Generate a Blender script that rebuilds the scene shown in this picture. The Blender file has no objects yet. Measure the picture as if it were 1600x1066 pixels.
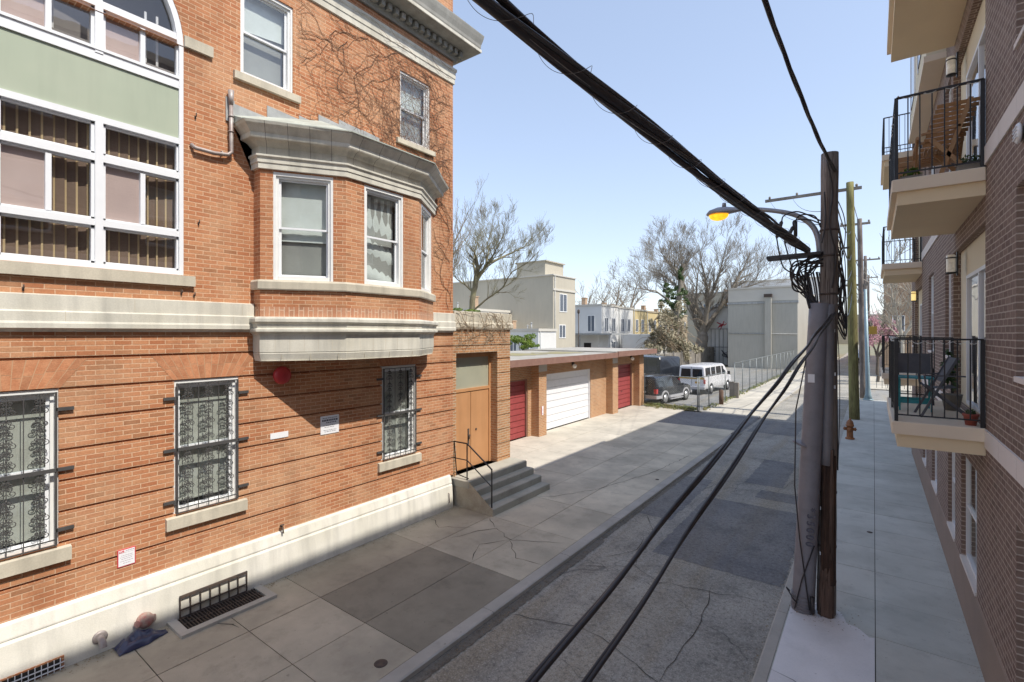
import bpy, math, random
from mathutils import Vector, Matrix, noise as mn
PI = math.pi
sc = bpy.context.scene
COL = sc.collection
# ---------------------------------------------------------------- survey helpers (real positions from bearings taken at the camera)
YAW = math.atan2(565, 760)
SN, CS = math.sin(YAW), math.cos(YAW)
EYE = Vector((0, 0, 4.4))
FW, RT, UPV = Vector((-SN, CS, 0)), Vector((CS, SN, 0)), Vector((0, 0, 1))
def ray(u, v): return FW + RT * ((u - 800) / 760) + UPV * ((521 - v) / 760)
def onX(u, v, X): r = ray(u, v); return EYE + r * (X / r.x)
def onY(u, v, Y): r = ray(u, v); return EYE + r * (Y / r.y)
def onZ(u, v, z=0.0): r = ray(u, v); return EYE + r * ((z - 4.4) / r.z)
def atd(u, v, d): return EYE + ray(u, v) * d
# ---------------------------------------------------------------- mesh builder
class Fr:
    """wall frame: t along the wall, n outward (right of travel), z up"""
    def __init__(s, p0, p1):
        s.o = Vector((p0[0], p0[1])); d = Vector((p1[0] - p0[0], p1[1] - p0[1])); s.L = d.length
        s.d = d.normalized(); s.n = Vector((s.d.y, -s.d.x))
    def p(s, t, n, z):
        q = s.o + s.d * t + s.n * n
        return Vector((q.x, q.y, z))
class MB:
    def __init__(s): s.v = []; s.f = []; s.sm = []; s.mi = []; s.tone = []; s.m = 0; s.uvo = {}; s.ct = 0.5
    def face(s, pts, smooth=False, uv=None):
        b = len(s.v); s.v += [Vector(p) for p in pts]
        s.f.append(tuple(range(b, b + len(pts)))); s.sm.append(smooth); s.mi.append(s.m); s.tone.append(s.ct)
        if uv: s.uvo[len(s.f) - 1] = uv
    def shared(s, verts, faces, smooth=True):
        b = len(s.v); s.v += [Vector(p) for p in verts]
        for f in faces: s.f.append(tuple(b + i for i in f)); s.sm.append(smooth); s.mi.append(s.m); s.tone.append(s.ct)
    def hexa(s, c):  # 8 corners: bottom 0..3 ccw, top 4..7
        for f in ((3, 2, 1, 0), (4, 5, 6, 7), (0, 1, 5, 4), (1, 2, 6, 5), (2, 3, 7, 6), (3, 0, 4, 7)): s.face([c[i] for i in f])
        return s
    def box(s, x0, x1, y0, y1, z0, z1):
        return s.hexa([(x0, y0, z0), (x1, y0, z0), (x1, y1, z0), (x0, y1, z0), (x0, y0, z1), (x1, y0, z1), (x1, y1, z1), (x0, y1, z1)])
    def bbox(s, x0, x1, y0, y1, z0, z1, b=.01):
        """box with chamfered vertical and top edges"""
        A = [(x0 + b, y0), (x1 - b, y0), (x1, y0 + b), (x1, y1 - b), (x1 - b, y1), (x0 + b, y1), (x0, y1 - b), (x0, y0 + b)]
        cx, cy = (x0 + x1) / 2, (y0 + y1) / 2
        B = [(x + (b if x < cx else -b), y + (b if y < cy else -b)) for x, y in A]
        n = 8
        s.face([(x, y, z0) for x, y in reversed(A)])
        for i in range(n):
            j = (i + 1) % n
            s.face([(*A[i], z0), (*A[j], z0), (*A[j], z1 - b), (*A[i], z1 - b)]); s.face([(*A[i], z1 - b), (*A[j], z1 - b), (*B[j], z1), (*B[i], z1)])
        s.face([(x, y, z1) for x, y in B]); return s
    def fbox(s, F, t0, t1, n0, n1, z0, z1):
        c = [F.p(t, n, z) for z in (z0, z1) for t, n in ((t0, n1), (t1, n1), (t1, n0), (t0, n0))]
        c = [c[0], c[3], c[2], c[1], c[4], c[7], c[6], c[5]]
        for f in ((0, 1, 2, 3), (7, 6, 5, 4), (4, 5, 1, 0), (5, 6, 2, 1), (6, 7, 3, 2), (7, 4, 0, 3)): s.face([c[i] for i in f])
        return s
    def obox(s, c, ax, ay, az):
        c = Vector(c); ax, ay, az = Vector(ax), Vector(ay), Vector(az)
        return s.hexa([c - ax - ay - az, c + ax - ay - az, c + ax + ay - az, c - ax + ay - az, c - ax - ay + az, c + ax - ay + az, c + ax + ay + az, c - ax + ay + az])
    def beam(s, a, b, w, h, up=(0, 0, 1)):
        a, b = Vector(a), Vector(b); d = (b - a); L = d.length
        if L < 1e-6: return s
        d.normalize(); x = d.cross(Vector(up))
        if x.length < 1e-4: x = d.cross(Vector((1, 0, 0)))
        x.normalize(); y = x.cross(d)
        return s.obox((a + b) / 2, x * w / 2, d * L / 2, y * h / 2)
    def tube(s, pts, r, n=8, cap=True, smooth=True):
        pts = [Vector(p) for p in pts]; m = len(pts); R = r if isinstance(r, (list, tuple)) else [r] * m
        b = len(s.v); px = None
        for i, p in enumerate(pts):
            d = pts[min(i + 1, m - 1)] - pts[max(i - 1, 0)]
            if d.length < 1e-9: d = Vector((0, 0, 1))
            d.normalize()
            if px is None: px = d.orthogonal().normalized()
            else:
                px = px - d * px.dot(d)
                if px.length < 1e-5: px = d.orthogonal()
                px.normalize()
            py = d.cross(px)
            for k in range(n):
                a = 2 * PI * k / n; s.v.append(p + (px * math.cos(a) + py * math.sin(a)) * R[i])
        for i in range(m - 1):
            for k in range(n):
                k2 = (k + 1) % n
                s.f.append((b + i * n + k, b + i * n + k2, b + (i + 1) * n + k2, b + (i + 1) * n + k)); s.sm.append(smooth); s.mi.append(s.m); s.tone.append(s.ct)
        if cap and n > 3:
            s.f.append(tuple(b + k for k in reversed(range(n)))); s.sm.append(False); s.mi.append(s.m); s.tone.append(s.ct)
            s.f.append(tuple(b + (m - 1) * n + k for k in range(n))); s.sm.append(False); s.mi.append(s.m); s.tone.append(s.ct)
        return s
    def lathe(s, prof, c=(0, 0, 0), n=20, ax=(0, 0, 1)):
        az = Vector(ax).normalized(); x = az.orthogonal().normalized(); y = az.cross(x); c = Vector(c)
        vs = []; fs = []; m = len(prof)
        for r, h in prof:
            for k in range(n):
                a = 2 * PI * k / n; vs.append(c + az * h + (x * math.cos(a) + y * math.sin(a)) * r)
        for i in range(m - 1):
            for k in range(n):
                k2 = (k + 1) % n; fs.append((i * n + k, i * n + k2, (i + 1) * n + k2, (i + 1) * n + k))
        fs.append(tuple(reversed(range(n)))); fs.append(tuple((m - 1) * n + k for k in range(n)))
        s.shared(vs, fs, True); return s
    def sphere(s, c, r, n=10, sq=(1, 1, 1)):
        vs = []; fs = []; m = max(4, n // 2 + 1); c = Vector(c)
        for i in range(m + 1):
            th = PI * i / m
            for k in range(n):
                a = 2 * PI * k / n; vs.append(c + Vector((r * sq[0] * math.sin(th) * math.cos(a), r * sq[1] * math.sin(th) * math.sin(a), r * sq[2] * math.cos(th))))
        for i in range(m):
            for k in range(n):
                k2 = (k + 1) % n; fs.append((i * n + k2, i * n + k, (i + 1) * n + k, (i + 1) * n + k2))
        s.shared(vs, fs, True); return s
    def sweep(s, path, prof, smooth=False, ends=True):
        P = [Vector(p) for p in path]; n = len(P); M = []
        for i in range(n):
            ns = []
            if i > 0: d = (P[i] - P[i - 1]).normalized(); ns.append(Vector((d.y, -d.x)))
            if i < n - 1: d = (P[i + 1] - P[i]).normalized(); ns.append(Vector((d.y, -d.x)))
            if len(ns) == 1: M.append(ns[0])
            else:
                b = ns[0] + ns[1]; b.normalize(); M.append(b / max(.3, b.dot(ns[0])))
        pt = lambda i, o, z: Vector((P[i].x + M[i].x * o, P[i].y + M[i].y * o, z))
        for i in range(n - 1):
            for j in range(len(prof) - 1):
                (o0, z0), (o1, z1) = prof[j], prof[j + 1]
                s.face([pt(i, o0, z0), pt(i + 1, o0, z0), pt(i + 1, o1, z1), pt(i, o1, z1)], smooth)
        if ends:
            s.face([pt(0, o, z) for o, z in prof]); s.face([pt(n - 1, o, z) for o, z in reversed(prof)])
        return s
    def wall(s, F, z0, z1, holes=(), depth=.12, t0=0, t1=None, n=0, reveal=True):
        t1 = F.L if t1 is None else t1
        hs = [h for h in holes if h[1] > t0 and h[0] < t1 and h[3] > z0 and h[2] < z1]
        ts = sorted({t0, t1, *[min(max(x, t0), t1) for h in hs for x in h[:2]]}); zs = sorted({z0, z1, *[min(max(x, z0), z1) for h in hs for x in h[2:4]]})
        for a, b in zip(ts, ts[1:]):
            for c, d in zip(zs, zs[1:]):
                m, k = (a + b) / 2, (c + d) / 2
                if any(h[0] < m < h[1] and h[2] < k < h[3] for h in hs): continue
                s.face([F.p(a, n, c), F.p(b, n, c), F.p(b, n, d), F.p(a, n, d)])
        if reveal:
            for h in hs:
                a, b = max(h[0], t0), min(h[1], t1); c, d = max(h[2], z0), min(h[3], z1); k = n - depth
                if h[0] >= t0: s.face([F.p(a, n, c), F.p(a, n, d), F.p(a, k, d), F.p(a, k, c)])
                if h[1] <= t1: s.face([F.p(b, n, d), F.p(b, n, c), F.p(b, k, c), F.p(b, k, d)])
                if h[2] >= z0: s.face([F.p(a, n, c), F.p(a, k, c), F.p(b, k, c), F.p(b, n, c)])
                if h[3] <= z1: s.face([F.p(a, n, d), F.p(b, n, d), F.p(b, k, d), F.p(a, k, d)])
        return s
    def build(s, name, mats, parent=None, label=None, local=False, bevel=0, weld=False):
        if not isinstance(mats, (list, tuple)): mats = [mats]
        off = Vector((0, 0, 0))
        if parent is not None and not local:
            r = parent
            while r.parent: r = r.parent
            off = Vector(r.location)
        me = bpy.data.meshes.new(name)
        me.from_pydata([tuple(p - off) for p in s.v], [], s.f)
        for mt in mats: me.materials.append(mt)
        me.polygons.foreach_set('use_smooth', s.sm); me.polygons.foreach_set('material_index', s.mi)
        uvl = me.uv_layers.new(name='UVMap').data
        for p in me.polygons:
            nn = p.normal
            ov = s.uvo.get(p.index)
            if ov:
                for li, q in zip(p.loop_indices, ov): uvl[li].uv = q
                continue
            if abs(nn.z) > .75: fn = lambda q: (q.x, q.y)
            else:
                tx, ty = -nn.y, nn.x; L = math.hypot(tx, ty) or 1; tx /= L; ty /= L
                fn = lambda q, tx=tx, ty=ty: (q.x * tx + q.y * ty, q.z)
            for li, vi in zip(p.loop_indices, p.vertices):
                uvl[li].uv = fn(s.v[vi])
        if len(set(s.tone)) > 1:
            at = me.attributes.new('tone', 'FLOAT', 'FACE'); at.data.foreach_set('value', s.tone)
        me.update()
        o = bpy.data.objects.new(name, me); COL.objects.link(o)
        if parent is not None: o.parent = parent
        if bevel:
            md = o.modifiers.new('Bevel', 'BEVEL'); md.width = bevel; md.segments = 2; md.limit_method = 'ANGLE'
        if label: o['label'] = label
        return o
def thing(name, label, cat, loc=(0, 0, 0), group=None, rot=0):
    o = bpy.data.objects.new(name, None); COL.objects.link(o); o.location = loc; o.rotation_euler = (0, 0, rot); o.empty_display_size = .2
    o['label'] = label; o['category'] = cat
    if group: o['group'] = group
    return o
def tag(o, label, cat, group=None, kind=None):
    o['label'] = label; o['category'] = cat
    if group: o['group'] = group
    if kind: o['kind'] = kind
    return o
def struct(o, label=None, cat=None):
    o['kind'] = 'structure'
    if label: o['label'] = label
    if cat: o['category'] = cat
    return o
def dup(root, loc=None, rot=None, label=None):
    r = root.copy(); COL.objects.link(r)
    if loc is not None: r.location = loc
    if rot is not None: r.rotation_euler = (0, 0, rot)
    if label: r['label'] = label
    for ch in list(root.children):
        c = ch.copy(); COL.objects.link(c); c.parent = r
        for g in list(ch.children): d = g.copy(); COL.objects.link(d); d.parent = c
    return r
# ---------------------------------------------------------------- materials
def nodes(name):
    m = bpy.data.materials.new(name); m.use_nodes = True; nt = m.node_tree; nt.nodes.clear()
    out = nt.nodes.new('ShaderNodeOutputMaterial'); b = nt.nodes.new('ShaderNodeBsdfPrincipled'); nt.links.new(b.outputs[0], out.inputs[0])
    return m, nt, b, out
def N(nt, t, **k):
    n = nt.nodes.new(t)
    for a, v in k.items():
        if a.startswith('_'): setattr(n, a[1:], v)
        else: n.inputs[a].default_value = v
    return n
def c4(c): return (c[0], c[1], c[2], 1)
def noise(nt, vec, scale, detail=4, rough=.55):
    n = N(nt, 'ShaderNodeTexNoise', Scale=scale, Detail=detail, Roughness=rough); nt.links.new(vec, n.inputs['Vector']); return n.outputs[0]
def ramp(nt, f, a, b):
    r = N(nt, 'ShaderNodeMapRange'); r.inputs[1].default_value = a; r.inputs[2].default_value = b; nt.links.new(f, r.inputs[0]); return r.outputs[0]
def mix(nt, f, a, b, bt='MIX'):
    m = N(nt, 'ShaderNodeMix', _data_type='RGBA', _blend_type=bt)
    if isinstance(f, (int, float)): m.inputs[0].default_value = f
    else: nt.links.new(f, m.inputs[0])
    for i, x in ((6, a), (7, b)):
        if isinstance(x, tuple): m.inputs[i].default_value = c4(x)
        else: nt.links.new(x, m.inputs[i])
    return m.outputs[2]
def math_(nt, op, a, b=None, clamp=False):
    m = N(nt, 'ShaderNodeMath', _operation=op, _use_clamp=clamp)
    for i, x in ((0, a), (1, b)):
        if x is None: continue
        if isinstance(x, (int, float)): m.inputs[i].default_value = x
        else: nt.links.new(x, m.inputs[i])
    return m.outputs[0]
def pos(nt, scale=None):
    g = N(nt, 'ShaderNodeNewGeometry').outputs['Position']
    if scale:
        mp = N(nt, 'ShaderNodeMapping'); mp.inputs['Scale'].default_value = scale; nt.links.new(g, mp.inputs[0]); return mp.outputs[0]
    return g
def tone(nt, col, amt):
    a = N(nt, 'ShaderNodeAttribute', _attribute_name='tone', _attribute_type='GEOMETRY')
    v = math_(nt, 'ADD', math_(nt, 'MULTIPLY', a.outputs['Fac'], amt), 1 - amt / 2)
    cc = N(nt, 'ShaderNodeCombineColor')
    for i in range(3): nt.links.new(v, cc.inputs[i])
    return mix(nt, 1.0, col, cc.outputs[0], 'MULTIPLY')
def bump(nt, b, h, strength, dist=.01):
    n = N(nt, 'ShaderNodeBump', Strength=strength, Distance=dist); nt.links.new(h, n.inputs['Height']); nt.links.new(n.outputs[0], b.inputs['Normal'])
def surf(name, c1, c2=None, scale=2.0, rough=.8, fine=0, fines=60, streak=0, bmp=0, metal=0, tn=0, spec=.5, base=None):
    m, nt, b, out = nodes(name); c2 = c2 or tuple(x * .8 for x in c1); P = pos(nt)
    f = ramp(nt, noise(nt, P, scale), .3, .7); col = mix(nt, f, c1, c2)
    if streak:
        s = ramp(nt, noise(nt, pos(nt, (1, 1, .12)), 5), .45, .75); col = mix(nt, math_(nt, 'MULTIPLY', s, streak), col, tuple(x * .45 for x in c1))
    fn = noise(nt, P, fines, 3)
    if fine:
        col = mix(nt, math_(nt, 'MULTIPLY', ramp(nt, fn, .35, .7), fine), col, tuple(x * .35 for x in c1))
    if tn: col = tone(nt, col, tn)
    nt.links.new(col, b.inputs['Base Color']); b.inputs['Roughness'].default_value = rough; b.inputs['Metallic'].default_value = metal
    b.inputs['Specular IOR Level'].default_value = spec
    if bmp: bump(nt, b, fn, bmp)
    return m
def brick(name, c1, c2, mortar, bw=.23, rh=.0775, ms=.009, var=.5, rot=False, dirt=.25, bmp=.6, lighten=(.62, .40, .27), light=.35):
    m, nt, b, out = nodes(name); uv = N(nt, 'ShaderNodeUVMap').outputs[0]; P = pos(nt)
    # wobble the joints a little
    wn = N(nt, 'ShaderNodeTexNoise', Scale=9, Detail=2); nt.links.new(uv, wn.inputs['Vector'])
    wv = N(nt, 'ShaderNodeVectorMath', _operation='MULTIPLY_ADD'); nt.links.new(wn.outputs['Color'], wv.inputs[0]); wv.inputs[1].default_value = (.008, .008, 0); nt.links.new(uv, wv.inputs[2])
    vec = wv.outputs[0]
    if rot:
        mp = N(nt, 'ShaderNodeMapping'); mp.inputs['Rotation'].default_value = (0, 0, PI / 2); nt.links.new(vec, mp.inputs[0]); vec = mp.outputs[0]
    t = N(nt, 'ShaderNodeTexBrick', Scale=1, Bias=0); t.inputs['Brick Width'].default_value = bw; t.inputs['Row Height'].default_value = rh; t.inputs['Mortar Size'].default_value = ms; t.inputs['Mortar Smooth'].default_value = .25
    t.inputs['Color1'].default_value = (0, 0, 0, 1); t.inputs['Color2'].default_value = (1, 1, 1, 1); t.inputs['Mortar'].default_value = (.5, .5, .5, 1); nt.links.new(vec, t.inputs['Vector'])
    col = mix(nt, t.outputs['Color'], c1, c2)
    per = N(nt, 'ShaderNodeSeparateColor'); nt.links.new(t.outputs['Color'], per.inputs[0])
    dk = ramp(nt, per.outputs[0], .78, .98); col = mix(nt, math_(nt, 'MULTIPLY', dk, var), col, tuple(x * .45 for x in c1))
    col = mix(nt, math_(nt, 'MULTIPLY', ramp(nt, noise(nt, P, .9, 5), .45, .72), light), col, lighten)
    col = mix(nt, t.outputs['Fac'], col, mortar)
    col = mix(nt, math_(nt, 'MULTIPLY', ramp(nt, noise(nt, pos(nt, (1, 1, .25)), 1.6, 6), .5, .8), dirt), col, tuple(x * .4 for x in c1))
    col = mix(nt, math_(nt, 'MULTIPLY', ramp(nt, noise(nt, P, 45, 3), .4, .75), .3), col, tuple(x * .5 for x in c1))
    nt.links.new(col, b.inputs['Base Color']); b.inputs['Roughness'].default_value = .9; b.inputs['Specular IOR Level'].default_value = .25
    h = math_(nt, 'SUBTRACT', math_(nt, 'MULTIPLY', noise(nt, P, 60, 2), .3), t.outputs['Fac'])
    bump(nt, b, h, bmp, .008); return m
def wood(name, c1, c2):
    m, nt, b, out = nodes(name); g = noise(nt, pos(nt, (38, 38, 1.1)), 1, 5, .65); col = mix(nt, ramp(nt, g, .36, .66), c1, c2)
    col = mix(nt, math_(nt, 'MULTIPLY', ramp(nt, noise(nt, pos(nt, (3, 3, .9)), 1.3, 4), .45, .7), .55), col, tuple(x * .5 for x in c2))
    col = mix(nt, math_(nt, 'MULTIPLY', ramp(nt, noise(nt, pos(nt, (60, 60, 2.2)), 1, 2), .62, .68), .8), col, (.015, .012, .01))
    nt.links.new(col, b.inputs['Base Color']); b.inputs['Roughness'].default_value = .92; b.inputs['Specular IOR Level'].default_value = .2; bump(nt, b, g, .9, .02); return m
def paint(name, c, rough=.35, metal=0, coat=0, dirt=.0, spec=.5):
    m, nt, b, out = nodes(name); P = pos(nt)
    col = mix(nt, math_(nt, 'MULTIPLY', ramp(nt, noise(nt, P, 6, 5), .45, .75), dirt), c, tuple(x * .5 for x in c))
    nt.links.new(col, b.inputs['Base Color']); b.inputs['Metallic'].default_value = metal; b.inputs['Coat Weight'].default_value = coat; b.inputs['Specular IOR Level'].default_value = spec
    nt.links.new(ramp2(nt, noise(nt, P, 9, 3), rough * .8, min(1, rough * 1.3)), b.inputs['Roughness']); return m
def ramp2(nt, f, lo, hi):
    r = N(nt, 'ShaderNodeMapRange'); r.inputs[1].default_value = .3; r.inputs[2].default_value = .7; r.inputs[3].default_value = lo; r.inputs[4].default_value = hi; nt.links.new(f, r.inputs[0]); return r.outputs[0]
def glass(name, refl=.25, tint=(.85, .9, .9), wob=.02):
    m = bpy.data.materials.new(name); m.use_nodes = True; nt = m.node_tree; nt.nodes.clear(); out = nt.nodes.new('ShaderNodeOutputMaterial')
    tr = N(nt, 'ShaderNodeBsdfTransparent', Color=c4(tint)); gl = N(nt, 'ShaderNodeBsdfGlossy', Color=(1, 1, 1, 1), Roughness=.02)
    ge = N(nt, 'ShaderNodeNewGeometry'); dp = N(nt, 'ShaderNodeVectorMath', _operation='DOT_PRODUCT'); nt.links.new(ge.outputs['Normal'], dp.inputs[0]); nt.links.new(ge.outputs['Incoming'], dp.inputs[1])
    sch = math_(nt, 'POWER', math_(nt, 'SUBTRACT', 1.0, math_(nt, 'ABSOLUTE', dp.outputs['Value'])), 4.0); f = math_(nt, 'ADD', math_(nt, 'MULTIPLY', sch, .85), refl, True)
    bp = N(nt, 'ShaderNodeBump', Strength=wob, Distance=.05); nt.links.new(noise(nt, pos(nt), 2.5, 1), bp.inputs['Height']); nt.links.new(bp.outputs[0], gl.inputs['Normal'])
    mx = N(nt, 'ShaderNodeMixShader'); nt.links.new(f, mx.inputs[0]); nt.links.new(tr.outputs[0], mx.inputs[1]); nt.links.new(gl.outputs[0], mx.inputs[2]); nt.links.new(mx.outputs[0], out.inputs[0]); return m
def emis(name, c, s):
    m, nt, b, out = nodes(name); col = mix(nt, ramp(nt, noise(nt, pos(nt), 14, 2), .3, .7), c, tuple(x * .7 for x in c))
    nt.links.new(col, b.inputs['Base Color']); nt.links.new(col, b.inputs['Emission Color']); b.inputs['Emission Strength'].default_value = s; b.inputs['Roughness'].default_value = .2; return m
def asphalt(name, c1, c2, speck=.5, crack=1, seedv=0.0):
    m, nt, b, out = nodes(name); P = pos(nt)
    col = mix(nt, ramp(nt, noise(nt, P, .45, 6, .6), .35, .68), c1, c2)
    col = mix(nt, math_(nt, 'MULTIPLY', ramp(nt, noise(nt, pos(nt, (1, .12, 1)), 1.1, 5), .5, .75), .4), col, (c2[0] * 1.25, c2[1] * 1.12, c2[2] * .9))
    col = mix(nt, math_(nt, 'MULTIPLY', ramp(nt, noise(nt, P, 1.5, 8, .72), .5, .66), .65), col, tuple(x * .55 for x in c1))
    pn = ramp(nt, noise(nt, pos(nt, (1.4, .10, 1)), 1.0, 4), .50, .66); col = mix(nt, math_(nt, 'MULTIPLY', pn, .6), col, (c1[0] * 1.15, c1[1] * .98, c1[2] * .72))
    m2 = noise(nt, P, 14, 4, .75); col = mix(nt, math_(nt, 'MULTIPLY', ramp(nt, m2, .52, .66), .6), col, tuple(min(1, x * 1.5) for x in c1)); col = mix(nt, math_(nt, 'MULTIPLY', ramp(nt, m2, .48, .36), .65), col, tuple(x * .55 for x in c1))
    fn = noise(nt, P, 48, 2, .7)
    col = mix(nt, math_(nt, 'MULTIPLY', ramp(nt, fn, .55, .72), speck), col, tuple(min(1, x * 2.1) for x in c1))
    col = mix(nt, math_(nt, 'MULTIPLY', ramp(nt, fn, .45, .3), speck), col, tuple(x * .45 for x in c1))
    if crack:
        wn = N(nt, 'ShaderNodeTexNoise', Scale=1.6, Detail=6); nt.links.new(P, wn.inputs['Vector'])
        wv = N(nt, 'ShaderNodeVectorMath', _operation='MULTIPLY_ADD'); nt.links.new(wn.outputs['Color'], wv.inputs[0]); wv.inputs[1].default_value = (.9, .9, .0); nt.links.new(P, wv.inputs[2])
        vo = N(nt, 'ShaderNodeTexVoronoi', _feature='DISTANCE_TO_EDGE', Scale=.42); nt.links.new(wv.outputs[0], vo.inputs['Vector'])
        ck = ramp(nt, vo.outputs['Distance'], .0035, .0008); msk = ramp(nt, noise(nt, P, .35, 3), .42, .56)
        col = mix(nt, math_(nt, 'MULTIPLY', math_(nt, 'MULTIPLY', ck, msk), .85 * crack), col, (.02, .02, .022))
        vo2 = N(nt, 'ShaderNodeTexVoronoi', _feature='DISTANCE_TO_EDGE', Scale=2.4); nt.links.new(wv.outputs[0], vo2.inputs['Vector'])
        ck2 = ramp(nt, vo2.outputs['Distance'], .016, .003); msk2 = ramp(nt, noise(nt, P, .3, 4), .56, .66)
        col = mix(nt, math_(nt, 'MULTIPLY', math_(nt, 'MULTIPLY', ck2, msk2), .5 * crack), col, (.025, .025, .028))
    nt.links.new(col, b.inputs['Base Color']); b.inputs['Roughness'].default_value = .88; b.inputs['Specular IOR Level'].default_value = .3
    bump(nt, b, fn, .35, .01); return m
def concrete(name, c1, c2, tn=.3, crack=.0, stain=.35):
    m, nt, b, out = nodes(name); P = pos(nt)
    col = mix(nt, ramp(nt, noise(nt, P, .8, 6, .6), .35, .65), c1, c2)
    col = mix(nt, math_(nt, 'MULTIPLY', ramp(nt, noise(nt, P, 2.2, 7, .7), .52, .78), stain), col, tuple(x * .5 for x in c1))
    fn = noise(nt, P, 90, 2, .7); col = mix(nt, math_(nt, 'MULTIPLY', ramp(nt, fn, .5, .75), .22), col, tuple(x * .5 for x in c1))
    sp = ramp(nt, noise(nt, P, 11, 3, .5), .70, .74); col = mix(nt, math_(nt, 'MULTIPLY', sp, .45), col, tuple(x * .3 for x in c1))
    if tn: col = tone(nt, col, tn)
    if crack:
        wn = N(nt, 'ShaderNodeTexNoise', Scale=1.1, Detail=7); nt.links.new(P, wn.inputs['Vector'])
        wv = N(nt, 'ShaderNodeVectorMath', _operation='MULTIPLY_ADD'); nt.links.new(wn.outputs['Color'], wv.inputs[0]); wv.inputs[1].default_value = (1.2, 1.2, .0); nt.links.new(P, wv.inputs[2])
        vo = N(nt, 'ShaderNodeTexVoronoi', _feature='DISTANCE_TO_EDGE', Scale=.34); nt.links.new(wv.outputs[0], vo.inputs['Vector'])
        ck = ramp(nt, vo.outputs['Distance'], .004, .001); msk = ramp(nt, noise(nt, P, .3, 3), .5, .58)
        col = mix(nt, math_(nt, 'MULTIPLY', math_(nt, 'MULTIPLY', ck, msk), crack), col, (.05, .045, .04))
    nt.links.new(col, b.inputs['Base Color']); b.inputs['Roughness'].default_value = .9; b.inputs['Specular IOR Level'].default_value = .25
    bump(nt, b, fn, .2, .006); return m
def leaf(name, c1, c2, tr=.3):
    m, nt, b, out = nodes(name); f = ramp(nt, noise(nt, pos(nt), 1.7, 4), .35, .65); col = mix(nt, f, c1, c2); nt.links.new(col, b.inputs['Base Color']); b.inputs['Roughness'].default_value = .55
    t = N(nt, 'ShaderNodeBsdfTranslucent'); nt.links.new(col, t.inputs[0]); mx = N(nt, 'ShaderNodeMixShader'); mx.inputs[0].default_value = tr
    nt.links.new(b.outputs[0], mx.inputs[1]); nt.links.new(t.outputs[0], mx.inputs[2]); nt.links.new(mx.outputs[0], out.inputs[0]); return m

M = {}
M['brick'] = brick('red_brick', (.44, .170, .080), (.61, .30, .155), (.68, .45, .29), bw=.208, rh=.0683, ms=.0068, lighten=(.66, .44, .27), light=.5, dirt=.4, var=.6)
M['soldier'] = brick('soldier_brick', (.48, .22, .125), (.58, .31, .19), (.66, .47, .33), bw=.26, rh=.078, rot=True)
M['brick_g'] = brick('garage_brick', (.44, .20, .09), (.58, .31, .15), (.55, .44, .31), bw=.21, rh=.072, ms=.011)
M['brick_b'] = brick('brown_brick', (.18, .12, .10), (.28, .205, .165), (.48, .40, .34), bw=.22, rh=.076, ms=.008, dirt=.1, lighten=(.34, .25, .2), light=.3)
M['brick_t'] = brick('tan_brick', (.42, .28, .18), (.5, .36, .24), (.5, .42, .34), bw=.3, rh=.1)
M['brick_r'] = brick('far_red_brick', (.42, .1, .07), (.5, .16, .1), (.5, .35, .3), bw=.3, rh=.1)
M['stone'] = surf('limestone', (.66, .60, .48), (.52, .47, .37), 1.6, .85, fine=.18, streak=.55, bmp=.15)
M['stonew'] = surf('white_limestone', (.74, .71, .62), (.58, .55, .46), 1.4, .85, fine=.18, streak=.6, bmp=.15)
M['stucco_w'] = surf('white_stucco', (.83, .80, .72), (.68, .65, .55), .9, .9, fine=.14, streak=.45, bmp=.2)
M['white'] = paint('white_paint', (.82, .82, .80), .45, dirt=.12)
M['vinyl'] = paint('white_vinyl', (.80, .81, .83), .35, dirt=.06)
M['green_panel'] = surf('green_panel', (.44, .48, .37), (.36, .41, .31), .6, .45, spec=.5, streak=.18)
M['dark'] = surf('dark_interior', (.035, .03, .028), (.02, .02, .02), 1, .9)
M['room'] = surf('room_wall', (.34, .31, .28), (.22, .20, .18), .8, .9)
M['glass'] = glass('window_glass', .12)
M['glass_d'] = glass('window_glass_dark', .10, (.85, .86, .88))
M['shade'] = surf('window_shade', (.80, .80, .77), (.7, .7, .66), 3, .8)
M['cloth'] = surf('curtain_cloth', (.62, .60, .54), (.45, .43, .38), 4, .9)
M['blind_d'] = surf('brown_blind', (.26, .18, .125), (.19, .13, .09), 2, .8)
M['blind_p'] = surf('pink_blind', (.66, .52, .46), (.58, .45, .4), 2, .8)
M['blind_y'] = surf('lit_blind_gap', (.70, .54, .30), (.6, .44, .23), 2, .7)  # yellow tan stands in for light showing between the blind slats
M['zinc'] = surf('grey_flashing', (.46, .47, .46), (.32, .33, .33), 4, .6, metal=.1, fine=.2, streak=.4)
M['patina'] = surf('old_cornice_metal', (.52, .56, .50), (.38, .39, .34), 2.5, .7, fine=.2, streak=.4)
M['cornice_g'] = surf('weathered_cornice', (.42, .41, .37), (.24, .235, .21), 1.6, .8, fine=.3, streak=.5)
M['black'] = paint('black_iron', (.022, .02, .022), .45, dirt=.3)
M['iron'] = paint('grey_iron', (.075, .072, .07), .5, dirt=.4)
M['rust'] = surf('rusty_iron', (.11, .075, .055), (.05, .042, .04), 12, .8, bmp=.2)
M['pipe'] = surf('galvanised_pipe', (.42, .38, .36), (.28, .22, .2), 8, .55, metal=.3)
M['redp'] = paint('red_paint', (.50, .035, .04), .4, dirt=.2)
M['bellw'] = paint('pale_badge', (.75, .6, .55), .5)
M['signw'] = paint('sign_white', (.84, .84, .86), .5)
M['signr'] = paint('sign_red', (.62, .05, .07), .5)
M['ink'] = paint('dark_ink', (.10, .10, .13), .6)
M['inkg'] = paint('faded_ink', (.45, .40, .44), .6)
M['door'] = surf('orange_door', (.58, .30, .14), (.50, .25, .11), 1.2, .55, fine=.06, streak=.2)
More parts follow.
